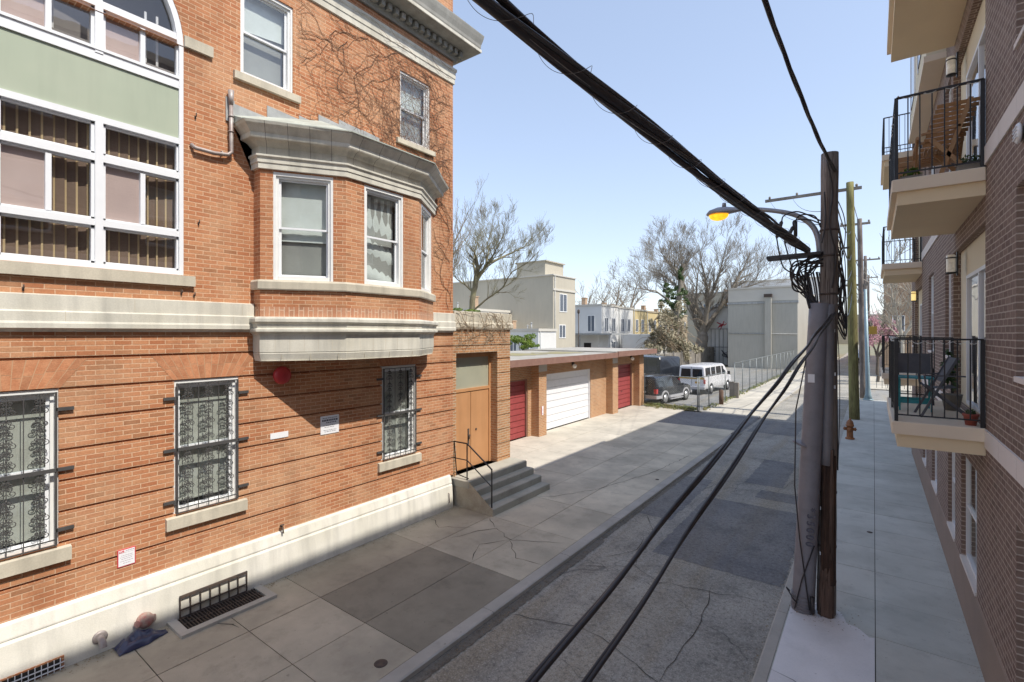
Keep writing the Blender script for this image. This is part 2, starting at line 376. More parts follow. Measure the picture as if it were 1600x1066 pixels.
M['transom'] = surf('painted_transom', (.42, .41, .31), (.34, .34, .26), 1, .4)
M['garw'] = paint('white_garage_door', (.80, .80, .82), .5, dirt=.14)
M['garr'] = paint('red_garage_door', (.32, .06, .06), .55, dirt=.4)
M['fascia'] = surf('brown_fascia', (.30, .17, .13), (.24, .13, .10), 3, .7, fine=.2)
M['roofing'] = surf('roofing_felt', (.50, .48, .43), (.30, .28, .24), .9, .9, fine=.3, streak=0, bmp=.3)
M['roofm'] = surf('mossy_roof', (.34, .30, .12), (.30, .27, .2), 2, .9, fine=.4, bmp=.4)
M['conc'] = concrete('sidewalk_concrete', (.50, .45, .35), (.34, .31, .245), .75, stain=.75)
M['concd'] = concrete('driveway_concrete', (.56, .52, .44), (.43, .40, .34), .4, stain=.6)
M['concr'] = concrete('new_sidewalk_concrete', (.60, .60, .55), (.47, .475, .43), .28, stain=.55)
M['concn'] = concrete('fresh_concrete', (.82, .80, .80), (.70, .69, .69), 0, stain=.35)
M['curb'] = concrete('curb_concrete', (.48, .455, .41), (.37, .35, .31), 0, stain=.5)
M['joint'] = surf('joint_dirt', (.055, .048, .04), (.03, .027, .022), 6, .95)
M['steps'] = concrete('step_concrete', (.46, .445, .38), (.36, .345, .29), 0, stain=.6)
M['asph'] = asphalt('road_asphalt', (.25, .24, .215), (.42, .395, .345), .7, .6)
M['asphp'] = asphalt('patched_asphalt', (.16, .16, .165), (.25, .245, .23), .5, .3)
M['asphd'] = asphalt('gutter_asphalt', (.13, .115, .095), (.2, .185, .16), .5, 0)
M['asphl'] = asphalt('parking_asphalt', (.24, .24, .23), (.33, .32, .30), .3, .6)
M['ground'] = surf('dry_ground', (.27, .24, .17), (.19, .19, .11), .3, .95, fine=.3, bmp=.3)
M['beige'] = surf('beige_trim', (.84, .71, .55), (.77, .65, .5), 1, .75)
M['beige2'] = surf('beige_soffit', (.84, .68, .45), (.78, .63, .42), 1, .85)
M['beigew'] = surf('beige_siding', (.76, .67, .48), (.7, .61, .45), 1, .8)
M['bandst'] = surf('cast_stone_band', (.78, .70, .65), (.70, .64, .58), 1.5, .85, fine=.1)
M['plinthb'] = surf('brown_block_base', (.33, .25, .20), (.27, .21, .17), 1.2, .9, fine=.2)
M['polewood'] = wood('old_pole_wood', (.31, .27, .245), (.13, .105, .09))
M['polewood2'] = wood('red_pole_wood', (.20, .13, .10), (.09, .06, .045))
M['poledark'] = wood('dark_pole_plank', (.13, .075, .05), (.045, .03, .025))
M['polegreen'] = wood('green_pole_wood', (.32, .32, .13), (.18, .15, .08))
M['guard'] = paint('grey_plastic_guard', (.25, .24, .26), .5, dirt=.35)
M['guard2'] = paint('grey_guard_strip', (.20, .19, .20), .5, dirt=.3)
M['cable'] = paint('black_cable', (.040, .035, .036), .42, dirt=.3)
M['wire'] = paint('grey_wire', (.30, .28, .26), .4, metal=.5)
M['lampgrey'] = paint('lamp_grey', (.33, .33, .35), .4, metal=.4, dirt=.15)
M['amber'] = emis('amber_lens', (1.0, .50, .02), 1.6)
M['lampw'] = emis('wall_lamp_glass', (.9, .85, .75), .12)
M['lampy'] = emis('lit_lamp_glass', (1.0, .75, .3), 1.0)
M['hyd'] = surf('hydrant_paint', (.42, .17, .05), (.28, .13, .07), 9, .6, fine=.3)
M['teal'] = paint('teal_paint', (.03, .28, .32), .4)
M['steel'] = paint('blue_steel', (.25, .34, .38), .45, metal=.3)
M['bark'] = surf('grey_bark', (.34, .30, .25), (.22, .19, .15), 2.5, .95, fine=.3, fines=12, bmp=.5)
M['barkd'] = surf('dark_bark', (.15, .12, .095), (.09, .075, .06), 2.5, .95)
M['barkm'] = surf('mossy_bark', (.26, .25, .15), (.20, .17, .12), 2.5, .95)
M['vine'] = surf('dry_vine', (.24, .135, .085), (.13, .075, .05), 4, .9)
M['vinel'] = surf('pale_dry_vine', (.36, .27, .18), (.24, .17, .11), 4, .9)
M['ivy'] = leaf('ivy_leaf', (.055, .095, .03), (.10, .15, .055))
M['bushy'] = leaf('yellow_green_leaf', (.20, .28, .035), (.10, .17, .03))
M['brush'] = leaf('dry_brush', (.36, .31, .21), (.22, .20, .12), .1)
M['blossom'] = leaf('pink_blossom', (.62, .36, .42), (.45, .25, .28))
M['weed'] = leaf('weed_green', (.15, .2, .05), (.3, .26, .12))
M['stucb'] = surf('beige_stucco', (.50, .46, .37), (.45, .41, .33), .35, .9, streak=.12)
M['stucw'] = surf('pale_stucco', (.58, .555, .49), (.53, .50, .44), .35, .9)
M['greyst'] = surf('grey_stucco', (.47, .455, .40), (.42, .405, .35), .25, .9, fine=.1, streak=.22)
M['whouse'] = surf('white_house', (.72, .72, .70), (.64, .63, .60), .5, .85)
M['yhouse'] = surf('yellow_house', (.64, .52, .28), (.56, .45, .24), .5, .85)
M['thouse'] = surf('tan_house', (.48, .40, .28), (.42, .35, .25), .5, .85)
M['wpane'] = glass('far_glass', .3, (.3, .33, .35))
M['fencewood'] = surf('weathered_boards', (.34, .31, .27), (.23, .205, .17), 1.5, .9, fine=.2, streak=.5)
M['galv'] = paint('galvanised_wire', (.22, .24, .24), .5, metal=.3)
M['carblk'] = paint('black_car_paint', (.022, .026, .034), .22, coat=.6)
M['carw'] = paint('white_car_paint', (.80, .80, .82), .25, coat=.5, dirt=.12)
M['carsil'] = paint('silver_trim', (.55, .55, .57), .35, metal=.3)
M['cargl'] = paint('car_glass', (.02, .025, .032), .06, spec=.9)
M['farpane'] = paint('far_window_pane', (.13, .15, .18), .25)
M['rubber'] = surf('tyre_rubber', (.03, .03, .03), (.045, .045, .045), 5, .85)
M['hub'] = paint('alloy_rim', (.62, .62, .62), .3, metal=.6)
M['gold'] = paint('gold_stripe', (.55, .33, .06), .4)
M['tail'] = paint('tail_lamp', (.55, .03, .03), .15, coat=.5)
M['orange'] = paint('orange_barrier', (.75, .28, .03), .5)
M['woodt'] = surf('teak', (.50, .28, .13), (.38, .2, .09), 6, .6, fine=.2)
M['sling'] = surf('sling_fabric', (.12, .12, .13), (.09, .09, .1), 8, .8)
M['terra'] = paint('terracotta', (.36, .09, .06), .6)
M['bluebag'] = surf('navy_plastic', (.025, .032, .075), (.05, .055, .11), 9, .3, spec=.6)
M['greysh'] = surf('grey_shade', (.42, .40, .37), (.34, .32, .30), 2, .9)
M['litter'] = surf('dry_litter', (.30, .21, .11), (.16, .11, .07), 6, .9)
M['sheer'] = surf('sheer_fabric', (.55, .53, .5), (.4, .38, .36), 2, .9)
# ================================================================ light, sky, camera
cam = bpy.data.cameras.new('camera'); co = bpy.data.objects.new('camera', cam); COL.objects.link(co); sc.camera = co
co.location = EYE; co.rotation_euler = (PI / 2, 0, YAW); cam.sensor_width = 36; cam.lens = 17.1; cam.shift_y = -12 / 1600; cam.clip_end = 2000; cam.clip_start = .05
SUN = Vector((1, -.03, 1.37)).normalized()
sl = bpy.data.lights.new('sun', 'SUN'); sl.energy = 5.0; sl.angle = math.radians(.5); sl.color = (1, .945, .85)
so = bpy.data.objects.new('sun', sl); COL.objects.link(so); so.rotation_euler = SUN.to_track_quat('Z', 'Y').to_euler()
w = bpy.data.worlds.new('World'); sc.world = w; w.use_nodes = True; nt = w.node_tree; bg = nt.nodes['Background']
sky = nt.nodes.new('ShaderNodeTexSky'); sky.sky_type = 'NISHITA'; sky.sun_disc = False
sky.sun_elevation = math.asin(SUN.z); sky.sun_rotation = math.atan2(SUN.x, SUN.y); sky.air_density = 1.0; sky.dust_density = .7; sky.ozone_density = 2.2
hs = nt.nodes.new('ShaderNodeHueSaturation'); hs.inputs['Saturation'].default_value = .93; gm = nt.nodes.new('ShaderNodeGamma'); gm.inputs[1].default_value = .58; nt.links.new(sky.outputs[0], gm.inputs[0]); nt.links.new(gm.outputs[0], hs.inputs['Color']); tm = nt.nodes.new('ShaderNodeMix'); tm.data_type = 'RGBA'; tm.blend_type = 'MULTIPLY'; tm.inputs[0].default_value = 1; tm.inputs[7].default_value = (.95, .955, 1.02, 1); nt.links.new(hs.outputs[0], tm.inputs[6]); nt.links.new(tm.outputs[2], bg.inputs[0]); bg.inputs[1].default_value = .45
sc.view_settings.view_transform = 'Standard'; sc.view_settings.look = 'None'; sc.view_settings.exposure = 0

XL = -8.68; XR = 1.14; ZS = -.075
# ================================================================ ground, road, pavements
g = MB(); g.face([(-900, -300, -.16), (900, -300, -.16), (900, 1500, -.16), (-900, 1500, -.16)]); struct(g.build('ground', M['ground']))
def irregular(x0, x1, y0, y1, z, amp=.12, st=.35, seed=1):
    rnd = random.Random(seed); P = []
    def edge(a, b):
        L = (Vector(b) - Vector(a)).length; n = max(2, int(L / st)); d = (Vector(b) - Vector(a)).normalized(); pn = Vector((d.y, -d.x))
        for i in range(n):
            p = Vector(a).lerp(Vector(b), i / n) + pn * (rnd.uniform(-amp, amp) if i else 0); P.append((p.x, p.y, z))
    edge((x0, y0), (x1, y0)); edge((x1, y0), (x1, y1)); edge((x1, y1), (x0, y1)); edge((x0, y1), (x0, y0)); return P
r = MB(); r.face([(-4.82, -12, ZS), (-1.24, -12, ZS), (-1.24, 260, ZS), (-4.82, 260, ZS)]); struct(r.build('road', M['asph']))
r = MB()
r.face(irregular(-3.65, -1.30, 9.7, 13.9, ZS + .004, .025, .09, 3)); r.face(irregular(-4.7, -3.9, 11.6, 15.5, ZS + .004, .03, .09, 4))
r.face(irregular(-3.1, -2.1, 15.9, 19.2, ZS + .004, .025, .09, 5)); r.face(irregular(-4.65, -2.7, 24.2, 27.9, ZS + .004, .03, .1, 6))
r.face(irregular(-2.6, -1.28, 14.6, 15.4, ZS + .004, .03, .09, 7))
struct(r.build('asphalt_patch', M['asphp']))
r = MB()
r.face(irregular(-4.82, -4.64, -5, 9.6, ZS + .008, .018, .05, 8)); r.face(irregular(-4.80, -4.69, 9.6, 23.5, ZS + .008, .012, .06, 9))
struct(r.build('gutter_dirt', M['asphd']))
# manhole-like utility cut lines in tar: wandering sealed cracks
def tarline(mb, pts, w, z, seed):
    rnd = random.Random(seed); P = []
    for a, b in zip(pts, pts[1:]):
        a, b = Vector(a), Vector(b); n = max(2, int((b - a).length / .18))
        for i in range(n): P.append(a.lerp(b, i / n) + Vector((rnd.gauss(0, .022), rnd.gauss(0, .022))))
    P.append(Vector(pts[-1]))
    W = [w * rnd.uniform(.25, 1.25) for _ in P]; W[0] = W[-1] = .001
    for i in range(len(P) - 1):
        d = (P[i + 1] - P[i]); d = Vector((0, 1)) if d.length < 1e-6 else d.normalized(); q = Vector((d.y, -d.x))
        a, b, c, e = P[i] - q * W[i], P[i] + q * W[i], P[i + 1] + q * W[i + 1], P[i + 1] - q * W[i + 1]
        mb.face([(a.x, a.y, z), (b.x, b.y, z), (c.x, c.y, z), (e.x, e.y, z)])
t = MB()
for k, pts in enumerate([[(-4.6, 8.2), (-3.7, 8.9), (-3.1, 8.6), (-1.4, 9.0)], [(-3.7, 8.9), (-3.9, 10.5), (-4.5, 11.6)], [(-4.7, 6.2), (-3.4, 6.6), (-2.2, 6.1), (-1.35, 6.4)], [(-2.2, 6.1), (-2.1, 4.0), (-2.4, 1.5)],
                         [(-2.3, 9.0), (-2.15, 7.8), (-2.2, 6.1)], [(-3.2, 16), (-2.2, 15.3), (-1.3, 15.6)], [(-4.6, 14.0), (-3.9, 14.4), (-3.6, 15.6), (-3.1, 15.9)], [(-2.2, 15.3), (-1.9, 17), (-1.4, 18.4)], [(-4.7, 19), (-3.3, 19.6), (-1.4, 19.2)], [(-4.1, 10.4), (-3.9, 9.6), (-4.3, 8.9)]]):
    tarline(t, pts, .0055, ZS + .011, k)
struct(t.build('road_crack', M['joint']))
# slabs: list of x edges, y edges
def slabs(name, xs, ys, z, mat, tones=None, gap=.012, seed=2, hole=None):
    rnd = random.Random(seed); mb = MB()
    for i in range(len(xs) - 1):
        for j in range(len(ys) - 1):
            k = (i, j); tt = tones.get(k) if tones else None
            mb.ct = tt if tt is not None else .5 + rnd.uniform(-.16, .16)
            if hole and hole(xs[i], xs[i + 1], ys[j], ys[j + 1]): continue
            a, b, c, d = xs[i] + gap * (i > 0) / 2, xs[i + 1] - gap * (i < len(xs) - 2) / 2, ys[j] + gap / 2, ys[j + 1] - gap / 2
            nz = rnd.uniform(-.002, .002)
            mb.box(a, b, c, d, z - .05, z + nz)
    return mb.build(name, mat)
ys = [-6, -3.5, -1.2, 1.1, 2.3, 3.45, 4.6, 7.02, 9.1, 10.9, 13.2, 15.4, 17.7, 19.7, 21.7, 23.7]
xs = [XL - .02, -7.4, -6.2, -5.04]
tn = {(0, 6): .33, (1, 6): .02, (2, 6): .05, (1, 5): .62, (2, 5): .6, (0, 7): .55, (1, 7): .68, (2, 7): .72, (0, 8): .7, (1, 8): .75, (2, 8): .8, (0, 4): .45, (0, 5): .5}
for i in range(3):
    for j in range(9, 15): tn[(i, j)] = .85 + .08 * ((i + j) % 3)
j = MB(); j.box(XL, -5.03, -6, 23.7, ZS - .04, -.012); j.box(-1.09, XR, -8, 39.9, ZS - .04, -.012); struct(j.build('pavement_bed', M['joint']))
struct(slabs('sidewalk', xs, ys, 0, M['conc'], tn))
# driveway in front of the garages and beyond
struct(slabs('driveway', [-11.85, -10.2, XL - .03], [11.6, 15.4, 19.7, 24.0, 28.45], 0, M['concd'], None, .015, 5))
t = MB()
for k, pts in enumerate([[(-7.3, 7.6), (-6.9, 8.6), (-6.2, 8.3), (-5.1, 8.9)], [(-6.25, 7.1), (-6.6, 7.7), (-6.2, 8.3)], [(-6.9, 8.6), (-7.35, 9.0)], [(-6.2, 8.3), (-5.6, 7.7), (-5.05, 7.75)],
                         [(-7.6, 10.8), (-6.9, 11.2), (-6.2, 12.6), (-5.6, 15), (-5.3, 18)], [(-8.6, 8.2), (-7.9, 7.9), (-7.3, 8.3)], [(-8.5, 3.1), (-7.6, 3.4)], [(-10.5, 17), (-9.2, 17.8), (-7.5, 17.4)]]):
    tarline(t, pts, .008, .0045, 30 + k)
struct(t.build('pavement_crack', M['joint']))
# left asphalt apron and parking lot
a = MB(); a.face([(-11.5, 23.7, -.012), (-4.9, 23.7, -.012), (-4.9, 28.1, -.012), (-11.5, 28.1, -.012)]); a.face([(-4.9, 23.7, -.012), (-4.8, 23.7, ZS), (-4.8, 28.1, ZS), (-4.9, 28.1, -.012)])
struct(a.build('asphalt_apron', M['asphp']))
a = MB(); a.face([(-45, 28.5, -.03), (-7.75, 28.5, -.03), (-7.75, 68, -.03), (-45, 68, -.03)]); struct(a.build('parking_lot', M['asphl']))
struct(slabs('sidewalk_far', [-7.72, -6.2, -5.04], [28.1 + 2.4 * k for k in range(34)], 0, M['concd'], None, .02, 8))
# kerbs
k = MB()
for y0, y1 in [(-6 + 2.4 * i, -6 + 2.4 * (i + 1) - .01) for i in range(12)]:
    y1 = min(y1, 23.7)
    if y0 < 23.6: k.sweep([(-4.93, y0), (-4.93, y1)], [(-.105, -.1), (-.105, .0), (.09, .0), (.115, -.012), (.125, ZS - .02)])
for i in range(30): y0 = 28.1 + 2.4 * i; k.sweep([(-4.93, y0), (-4.93, y0 + 2.39)], [(-.105, -.1), (-.105, .0), (.09, .0), (.115, -.012), (.125, ZS - .02)])
for i in range(20):
    y0 = 39.9 - 2.4 * i; k.sweep([(-1.17, y0), (-1.17, y0 - 2.39)], [(-.08, -.1), (-.08, .002), (.05, .002), (.07, -.012), (.075, ZS - .02)])
for i in range(30): y0 = 48 + 2.4 * (i + 1); k.sweep([(-1.17, y0), (-1.17, y0 - 2.39)], [(-.08, -.1), (-.08, .002), (.05, .002), (.07, -.012), (.075, ZS - .02)])
struct(k.build('kerb', M['curb']))
ys = [-8 + .0]; y = -6.8
while y < 39.8: ys.append(y); y += 1.2
ys.append(39.9)
sw = slabs('sidewalk_right', [-1.085, .02, XR + .02], ys, 0, M['concr'], None, .010, 9, hole=lambda a, b, c, d: False)
struct(sw)
n = MB(); P = [(-1.07, -6, .006), (.012, -6, .006), (.012, 8.75, .006), (-.05, 8.72, .006), (-.18, 8.9, .006), (-.33, 8.95, .006), (-.40, 9.22, .006), (-.52, 9.3, .006), (-.62, 9.42, .006), (-.8, 9.3, .006), (-1.0, 9.35, .006), (-1.07, 9.25, .006)]
n.face(P); struct(n.build('fresh_concrete_pad', M['concn']))
n = MB(); tarline(n, [(-1.07, 7.1), (-.5, 7.0), (.01, 7.05)], .005, .009, 71); tarline(n, [(-1.05, 5.0), (-.2, 4.7), (.01, 4.9)], .005, .009, 72); struct(n.build('pad_crack', M['joint']))
struct(slabs('far_sidewalk_right', [-1.085, .8, 3.2], [48 + 2.4 * i for i in range(31)], 0, M['concd'], None, .02, 12))
c = MB(); c.face([(-1.24, 39.9, ZS), (60, 39.9, ZS), (60, 48, ZS), (-1.24, 48, ZS)]); struct(c.build('side_street', M['asphl']))
# covers and holes in the pavement
p = onZ(595, 1037); q = MB(); q.lathe([(.0, .004), (.045, .004), (.05, .006), (.085, .006), (.09, .003)], (p.x, p.y, 0), 18); tag(q.build('drain_cover', M['rust']), 'small round rusty drain hole in the left pavement slab', 'drain')
for (u, v, l) in ((1359, 832, 'small dark round valve cover set in the right pavement'), (1027, 749.5, 'small dark valve lid near the left kerb')):
    p = onZ(u, v); q = MB(); q.lathe([(.0, .008), (.05, .008), (.056, .003)], (p.x, p.y, 0), 16); tag(q.build('valve_cover', M['rust']), l, 'cover')

# ================================================================ brick apartment building, left
WF = Fr((XL, -6), (XL, 9.13)); Y2 = lambda y: y + 6
A = thing('brick_apartment_building', 'red brick apartment building with rusticated ground floor, bay window and stone cornice', 'building', (XL, 3, 0))
gw = [(.61, 1.59), (2.92, 3.87), (6.88, 7.87)]; GZ0, GZ1 = 1.58, 3.655
holes = [(Y2(a), Y2(b), GZ0, GZ1) for a, b in gw] + [(Y2(-2.0), Y2(-1.05), GZ0, GZ1)]
mb = MB()
zg = [.77] + [1.206 + .41 * i for i in range(8)] + [4.42]
mb.wall(WF, .77, 4.42, holes, .12, n=-.045)
for i in range(len(zg) - 1):
    z0 = zg[i] + (.017 if i else 0); z1 = zg[i + 1] - (.017 if i < len(zg) - 2 else 0)
    # each rusticated course stands proud of the wall behind it
    hs = [h for h in holes if h[2] < z1 - .02 and h[3] > z0 + .02]
    ts = sorted({0, WF.L, *[x for h in hs for x in h[:2]]})
    for a, b in zip(ts, ts[1:]):
        if any(h[0] <= a and b <= h[1] for h in hs): continue
        mb.fbox(WF, a, b, -.0445, 0, z0, z1)
# side of main block above the annex, back, roof
mb.face([(XL, 9.13, 4.9), (-19, 9.13, 4.9), (-19, 9.13, 13.1), (XL, 9.13, 13.1)])
upper_holes = [(Y2(-.05), Y2(3.05), 5.31, 8.9), (Y2(3.9), Y2(4.84), 8.86, 10.46), (Y2(7.39), Y2(8.325), 8.86, 10.43), (Y2(4.45), Y2(7.9), 5.35, 7.15)]
mb.wall(WF, 4.9, 8.9, upper_holes, .14)
mb.wall(WF, 8.9, 10.47, [(Y2(-.05), Y2(3.05), 8.9, 10.47)] + upper_holes[1:3], .14, reveal=False)
for h in upper_holes[1:3]:
    MBh = h
    for args in ((h[0], 1), (h[1], -1)): mb.face([WF.p(args[0], 0, 8.86), WF.p(args[0], 0, h[3]), WF.p(args[0], -.14, h[3]), WF.p(args[0], -.14, 8.86)])
    mb.face([WF.p(h[0], 0, h[3]), WF.p(h[1], 0, h[3]), WF.p(h[1], -.14, h[3]), WF.p(h[0], -.14, h[3])])
mb.wall(WF, 10.47, 11.4, [], 0)
yc, R = 1.5, 1.55; NA = 28
arc = [(yc - R * math.cos(PI * i / NA), 8.9 + R * math.sin(PI * i / NA)) for i in range(NA + 1)]
for (y0, z0), (y1, z1) in zip(arc, arc[1:]):
    a, b = Y2(y0), Y2(y1)
    mb.face([WF.p(a, 0, z0), WF.p(b, 0, z1), WF.p(b, 0, 10.47), WF.p(a, 0, 10.47)])
    mb.face([WF.p(a, 0, z0), WF.p(a, -.14, z0), WF.p(b, -.14, z1), WF.p(b, 0, z1)])
mb.box(-9.1, XL, -6, 9.13, 12.0, 13.3)
mb.build('wall', M['brick'], A)
b = MB(); b.box(-19, -9.1, -6, 9.1, 11.9, 12.05); b.face([(-19, -6, 0), (-19, 9.13, 0), (-19, 9.13, 12.5), (-19, -6, 12.5)]); b.face([(-19, -6, 0), (XL, -6, 0), (XL, -6, 12.5), (-19, -6, 12.5)]); b.build('roof', M['roofing'], A)
it = MB(); it.face([(XL - .9, -6, .8), (XL - .9, 9.1, .8), (XL - .9, 9.1, 12), (XL - .9, -6, 12)])
for z in (4.6, 8.2): it.box(XL - .9, XL - .15, -5.9, 9.0, z, z + .3)
it.build('interior', M['room'], A)
# voussoir flat arches over the ground floor windows
AM = surf('arch_brick', (.47, .19, .09), (.57, .27, .14), 9, .9, fine=.25, bmp=.3, tn=.28); AMm = surf('arch_mortar', (.60, .36, .21), None, 5, .95); rnd = random.Random(3)
for y0, y1 in gw:
    b = MB(); n = 13; w0, w1 = y0 - .02, y1 + .02; W0, W1 = y0 - .30, y1 + .30
    for i in range(n):
        f0, f1 = i / n + .004, (i + 1) / n - .004
        P = [(w0 + (w1 - w0) * f0, 3.68), (w0 + (w1 - w0) * f1, 3.68), (W0 + (W1 - W0) * f1, 4.06), (W0 + (W1 - W0) * f0, 4.06)]
        mz = 3.68 + .19 + rnd.uniform(-.05, .05); fm = (mz - 3.68) / .38; L_ = P[0][0] + (P[3][0] - P[0][0]) * fm; R_ = P[1][0] + (P[2][0] - P[1][0]) * fm
        for Q_ in ([P[0], P[1], (R_, mz - .004), (L_, mz - .004)], [(L_, mz + .004), (R_, mz + .004), P[2], P[3]]):
            b.ct = rnd.random(); b.face([(XL + .004, y, z) for y, z in Q_])
    b.m = 1; b.face([(XL + .002, w0, 3.68), (XL + .002, w1, 3.68), (XL + .002, W1, 4.06), (XL + .002, W0, 4.06)])
    b.build('flat_arch', [AM, AMm], A)
# plinth, belt course
b = MB(); b.sweep([(XL, -6), (XL, 9.0)], [(.0, .80), (.05, .77), (.085, .62), (.085, .60), (.075, .597), (.075, .59), (.10, .55), (.115, .3), (.13, .05), (.135, -.02)]); b.build('plinth', M['stucco_w'], A)
b = MB(); pr = [(-.02, 4.42), (.03, 4.42), (.05, 4.45), (.10, 4.47), (.10, 4.53), (.085, 4.56), (.085, 4.68), (.06, 4.70), (.06, 4.90), (-.02, 4.92)]
b.sweep([(XL, -6), (XL, 4.1)], pr); b.sweep([(XL, 8.25), (XL, 9.14)], pr); b.build('belt_course', M['stonew'], A)
jn = MB()
for y in (-1.2, 0.3, 1.64, 3.2, 3.75): jn.box(XL + .0855, XL + .087, y, y + .008, 4.48, 4.69)
for y in (-.6, .9, 2.4, 3.9): jn.box(XL + .0605, XL + .062, y, y + .008, 4.71, 4.89)
jn.build('stone_joint', M['stone'], A)
# frieze and main cornice
path = [(XL, -6), (XL, 9.13), (-19, 9.13)]
b = MB(); b.sweep(path, [(-.01, 10.79), (.035, 10.80), (.035, 10.92), (.05, 10.93), (.05, 11.08), (.075, 11.12), (.075, 11.18), (-.01, 11.19)]); b.build('frieze', M['stonew'], A)
b = MB(); b.sweep(path, [(-.01, 11.38), (.06, 11.38), (.08, 11.44), (.10, 11.46), (.10, 11.62), (.40, 11.64), (.50, 11.66), (.50, 11.73), (.49, 11.75)]); b.build('cornice', M['cornice_g'], A)
b = MB(); b.sweep(path, [(.492, 11.75), (.51, 11.79), (.515, 11.86), (.55, 11.98), (.57, 12.08), (.57, 12.11), (-.2, 12.2)]); b.build('cornice_gutter', M['cornice_g'], A)
b = MB(); b.sweep(path, [(.505, 11.66), (.525, 11.67), (.525, 11.74), (.50, 11.76)]); b.build('cornice_edge', M['stonew'], A)
y = 1.0
while y < 9.2: b = MB(); b.box(XL + .10, XL + .22, y, y + .10, 11.47, 11.60); b.build('dentil', M['cornice_g'], A); y += .19
x = XL
while x > -10: b = MB(); b.box(x, x + .1, 9.23, 9.35, 11.47, 11.60); b.build('dentil', M['cornice_g'], A); x -= .19

def hung(parent, F, t0, t1, z0, z1, inset=.10, shade=.5, sill=True, silld=.07, sillh=.17, silltx=.12, grille=False, cloth='shade', seed=0, frw=.075, drape=False, name='window', split=.5, tilt=0, lower=False):
    """a sash window: frame (the part) with sashes, panes, shade, sill and guard below it"""
    f = MB(); n0, n1 = -inset - .06, -inset + .035
    f.fbox(F, t0, t0 + frw, n0, n1, z0, z1); f.fbox(F, t1 - frw, t1, n0, n1, z0, z1); f.fbox(F, t0 + frw, t1 - frw, n0, n1, z1 - frw * 1.15, z1); f.fbox(F, t0 + frw, t1 - frw, n0, n1 + .01, z0, z0 + frw * .8)
    f.fbox(F, t0 - .01, t0 + frw * .5, n1, n1 + .03, z0, z1 + .01); f.fbox(F, t1 - frw * .5, t1 + .01, n1, n1 + .03, z0, z1 + .01); f.fbox(F, t0 + frw * .5, t1 - frw * .5, n1, n1 + .03, z1 - frw * .7, z1 + .01)
    w = f.build(name, M['white'], parent)
    a, b, c, d = t0 + frw, t1 - frw, z0 + frw * .8, z1 - frw * 1.15; mid = c + (d - c) * split; s = MB(); sw = .035
    for (nn, lo, hi) in ((-inset - .012, mid - .02, d), (-inset - .045, c, mid + .02)):
        s.fbox(F, a, a + sw, nn - .025, nn, lo, hi); s.fbox(F, b - sw, b, nn - .025, nn, lo, hi); s.fbox(F, a + sw, b - sw, nn - .025, nn, lo, lo + sw); s.fbox(F, a + sw, b - sw, nn - .025, nn, hi - sw, hi)
    s.build('sash', M['vinyl'], w)
    g = MB()
    for (nn, lo, hi) in ((-inset - .025, mid + .015, d - sw), (-inset - .058, c + sw, mid - .015)):
        g.face([F.p(a + sw, nn, lo), F.p(b - sw, nn, lo), F.p(b - sw, nn, hi), F.p(a + sw, nn, hi)])
    g.build('pane', M['glass'], w)
    k = MB(); n = -inset - .13; zs = d - (d - c) * shade; NS = 14
    if lower: k.face([F.p(a, n - .03, c - .05), F.p(b, n - .03, c - .05), F.p(b, n - .03, d), F.p(a, n - .03, d)]); k.build('inner_shade', M['greysh'], w); k = MB()
    if drape:  # crumpled sheet
        rnd = random.Random(seed)
        vs = []; fs = []; NZ = 16
        for i in range(NS + 1):
            for jz in range(NZ + 1):
                t = a + (b - a) * i / NS; z = c + (d - c) * jz / NZ; f_ = i / NS
                vs.append(F.p(t, n - .03 + .03 * math.sin(jz * 1.3 + 3 * f_ * f_ + seed) * (1 - jz / NZ) + .008 * math.sin(i * 2.2), z - .05 * math.sin(PI * f_)))
        for i in range(NS):
            for jz in range(NZ): q = i * (NZ + 1) + jz; fs.append((q, q + NZ + 1, q + NZ + 2, q + 1))
        k.shared(vs, fs)
    else:
        vs = []; fs = []
        for i in range(NS + 1):
            t = a + (b - a) * i / NS; z = zs + tilt * (i / NS - .5)
            vs += [F.p(t, n + .004 * math.sin(i * 1.1 + seed), z), F.p(t, n, d + .03)]
        for i in range(NS): fs.append((2 * i, 2 * i + 2, 2 * i + 3, 2 * i + 1))
        k.shared(vs, fs)
        k.fbox(F, a, b, n - .01, n + .012, zs - .012 - abs(tilt) / 2, zs + .012 - abs(tilt) / 2)
    k.build('shade', M[cloth], w)
    if seed % 2 == 0 and not drape:
        k = MB(); vs = []; fs = []; c0 = a + (b - a) * .58
        for i in range(19):
            t = c0 + (b - c0) * i / 18; o = n - .05 + .02 * math.sin(i * 1.9)
            vs += [F.p(t, o, c - .03), F.p(t, o, d)]
        for i in range(18): fs.append((2 * i, 2 * i + 2, 2 * i + 3, 2 * i + 1))
        k.shared(vs, fs); k.build('curtain', M['sheer'], w)
    if sill:
        k = MB(); k.sweep([F.p(t0 - silltx, 0, 0).xy, F.p(t1 + silltx, 0, 0).xy], [(-inset - .03, z0 - sillh), (silld, z0 - sillh), (silld, z0 - .025), (-inset - .03, z0 + .01)]); k.build('sill', M['stone'], w)
    return w

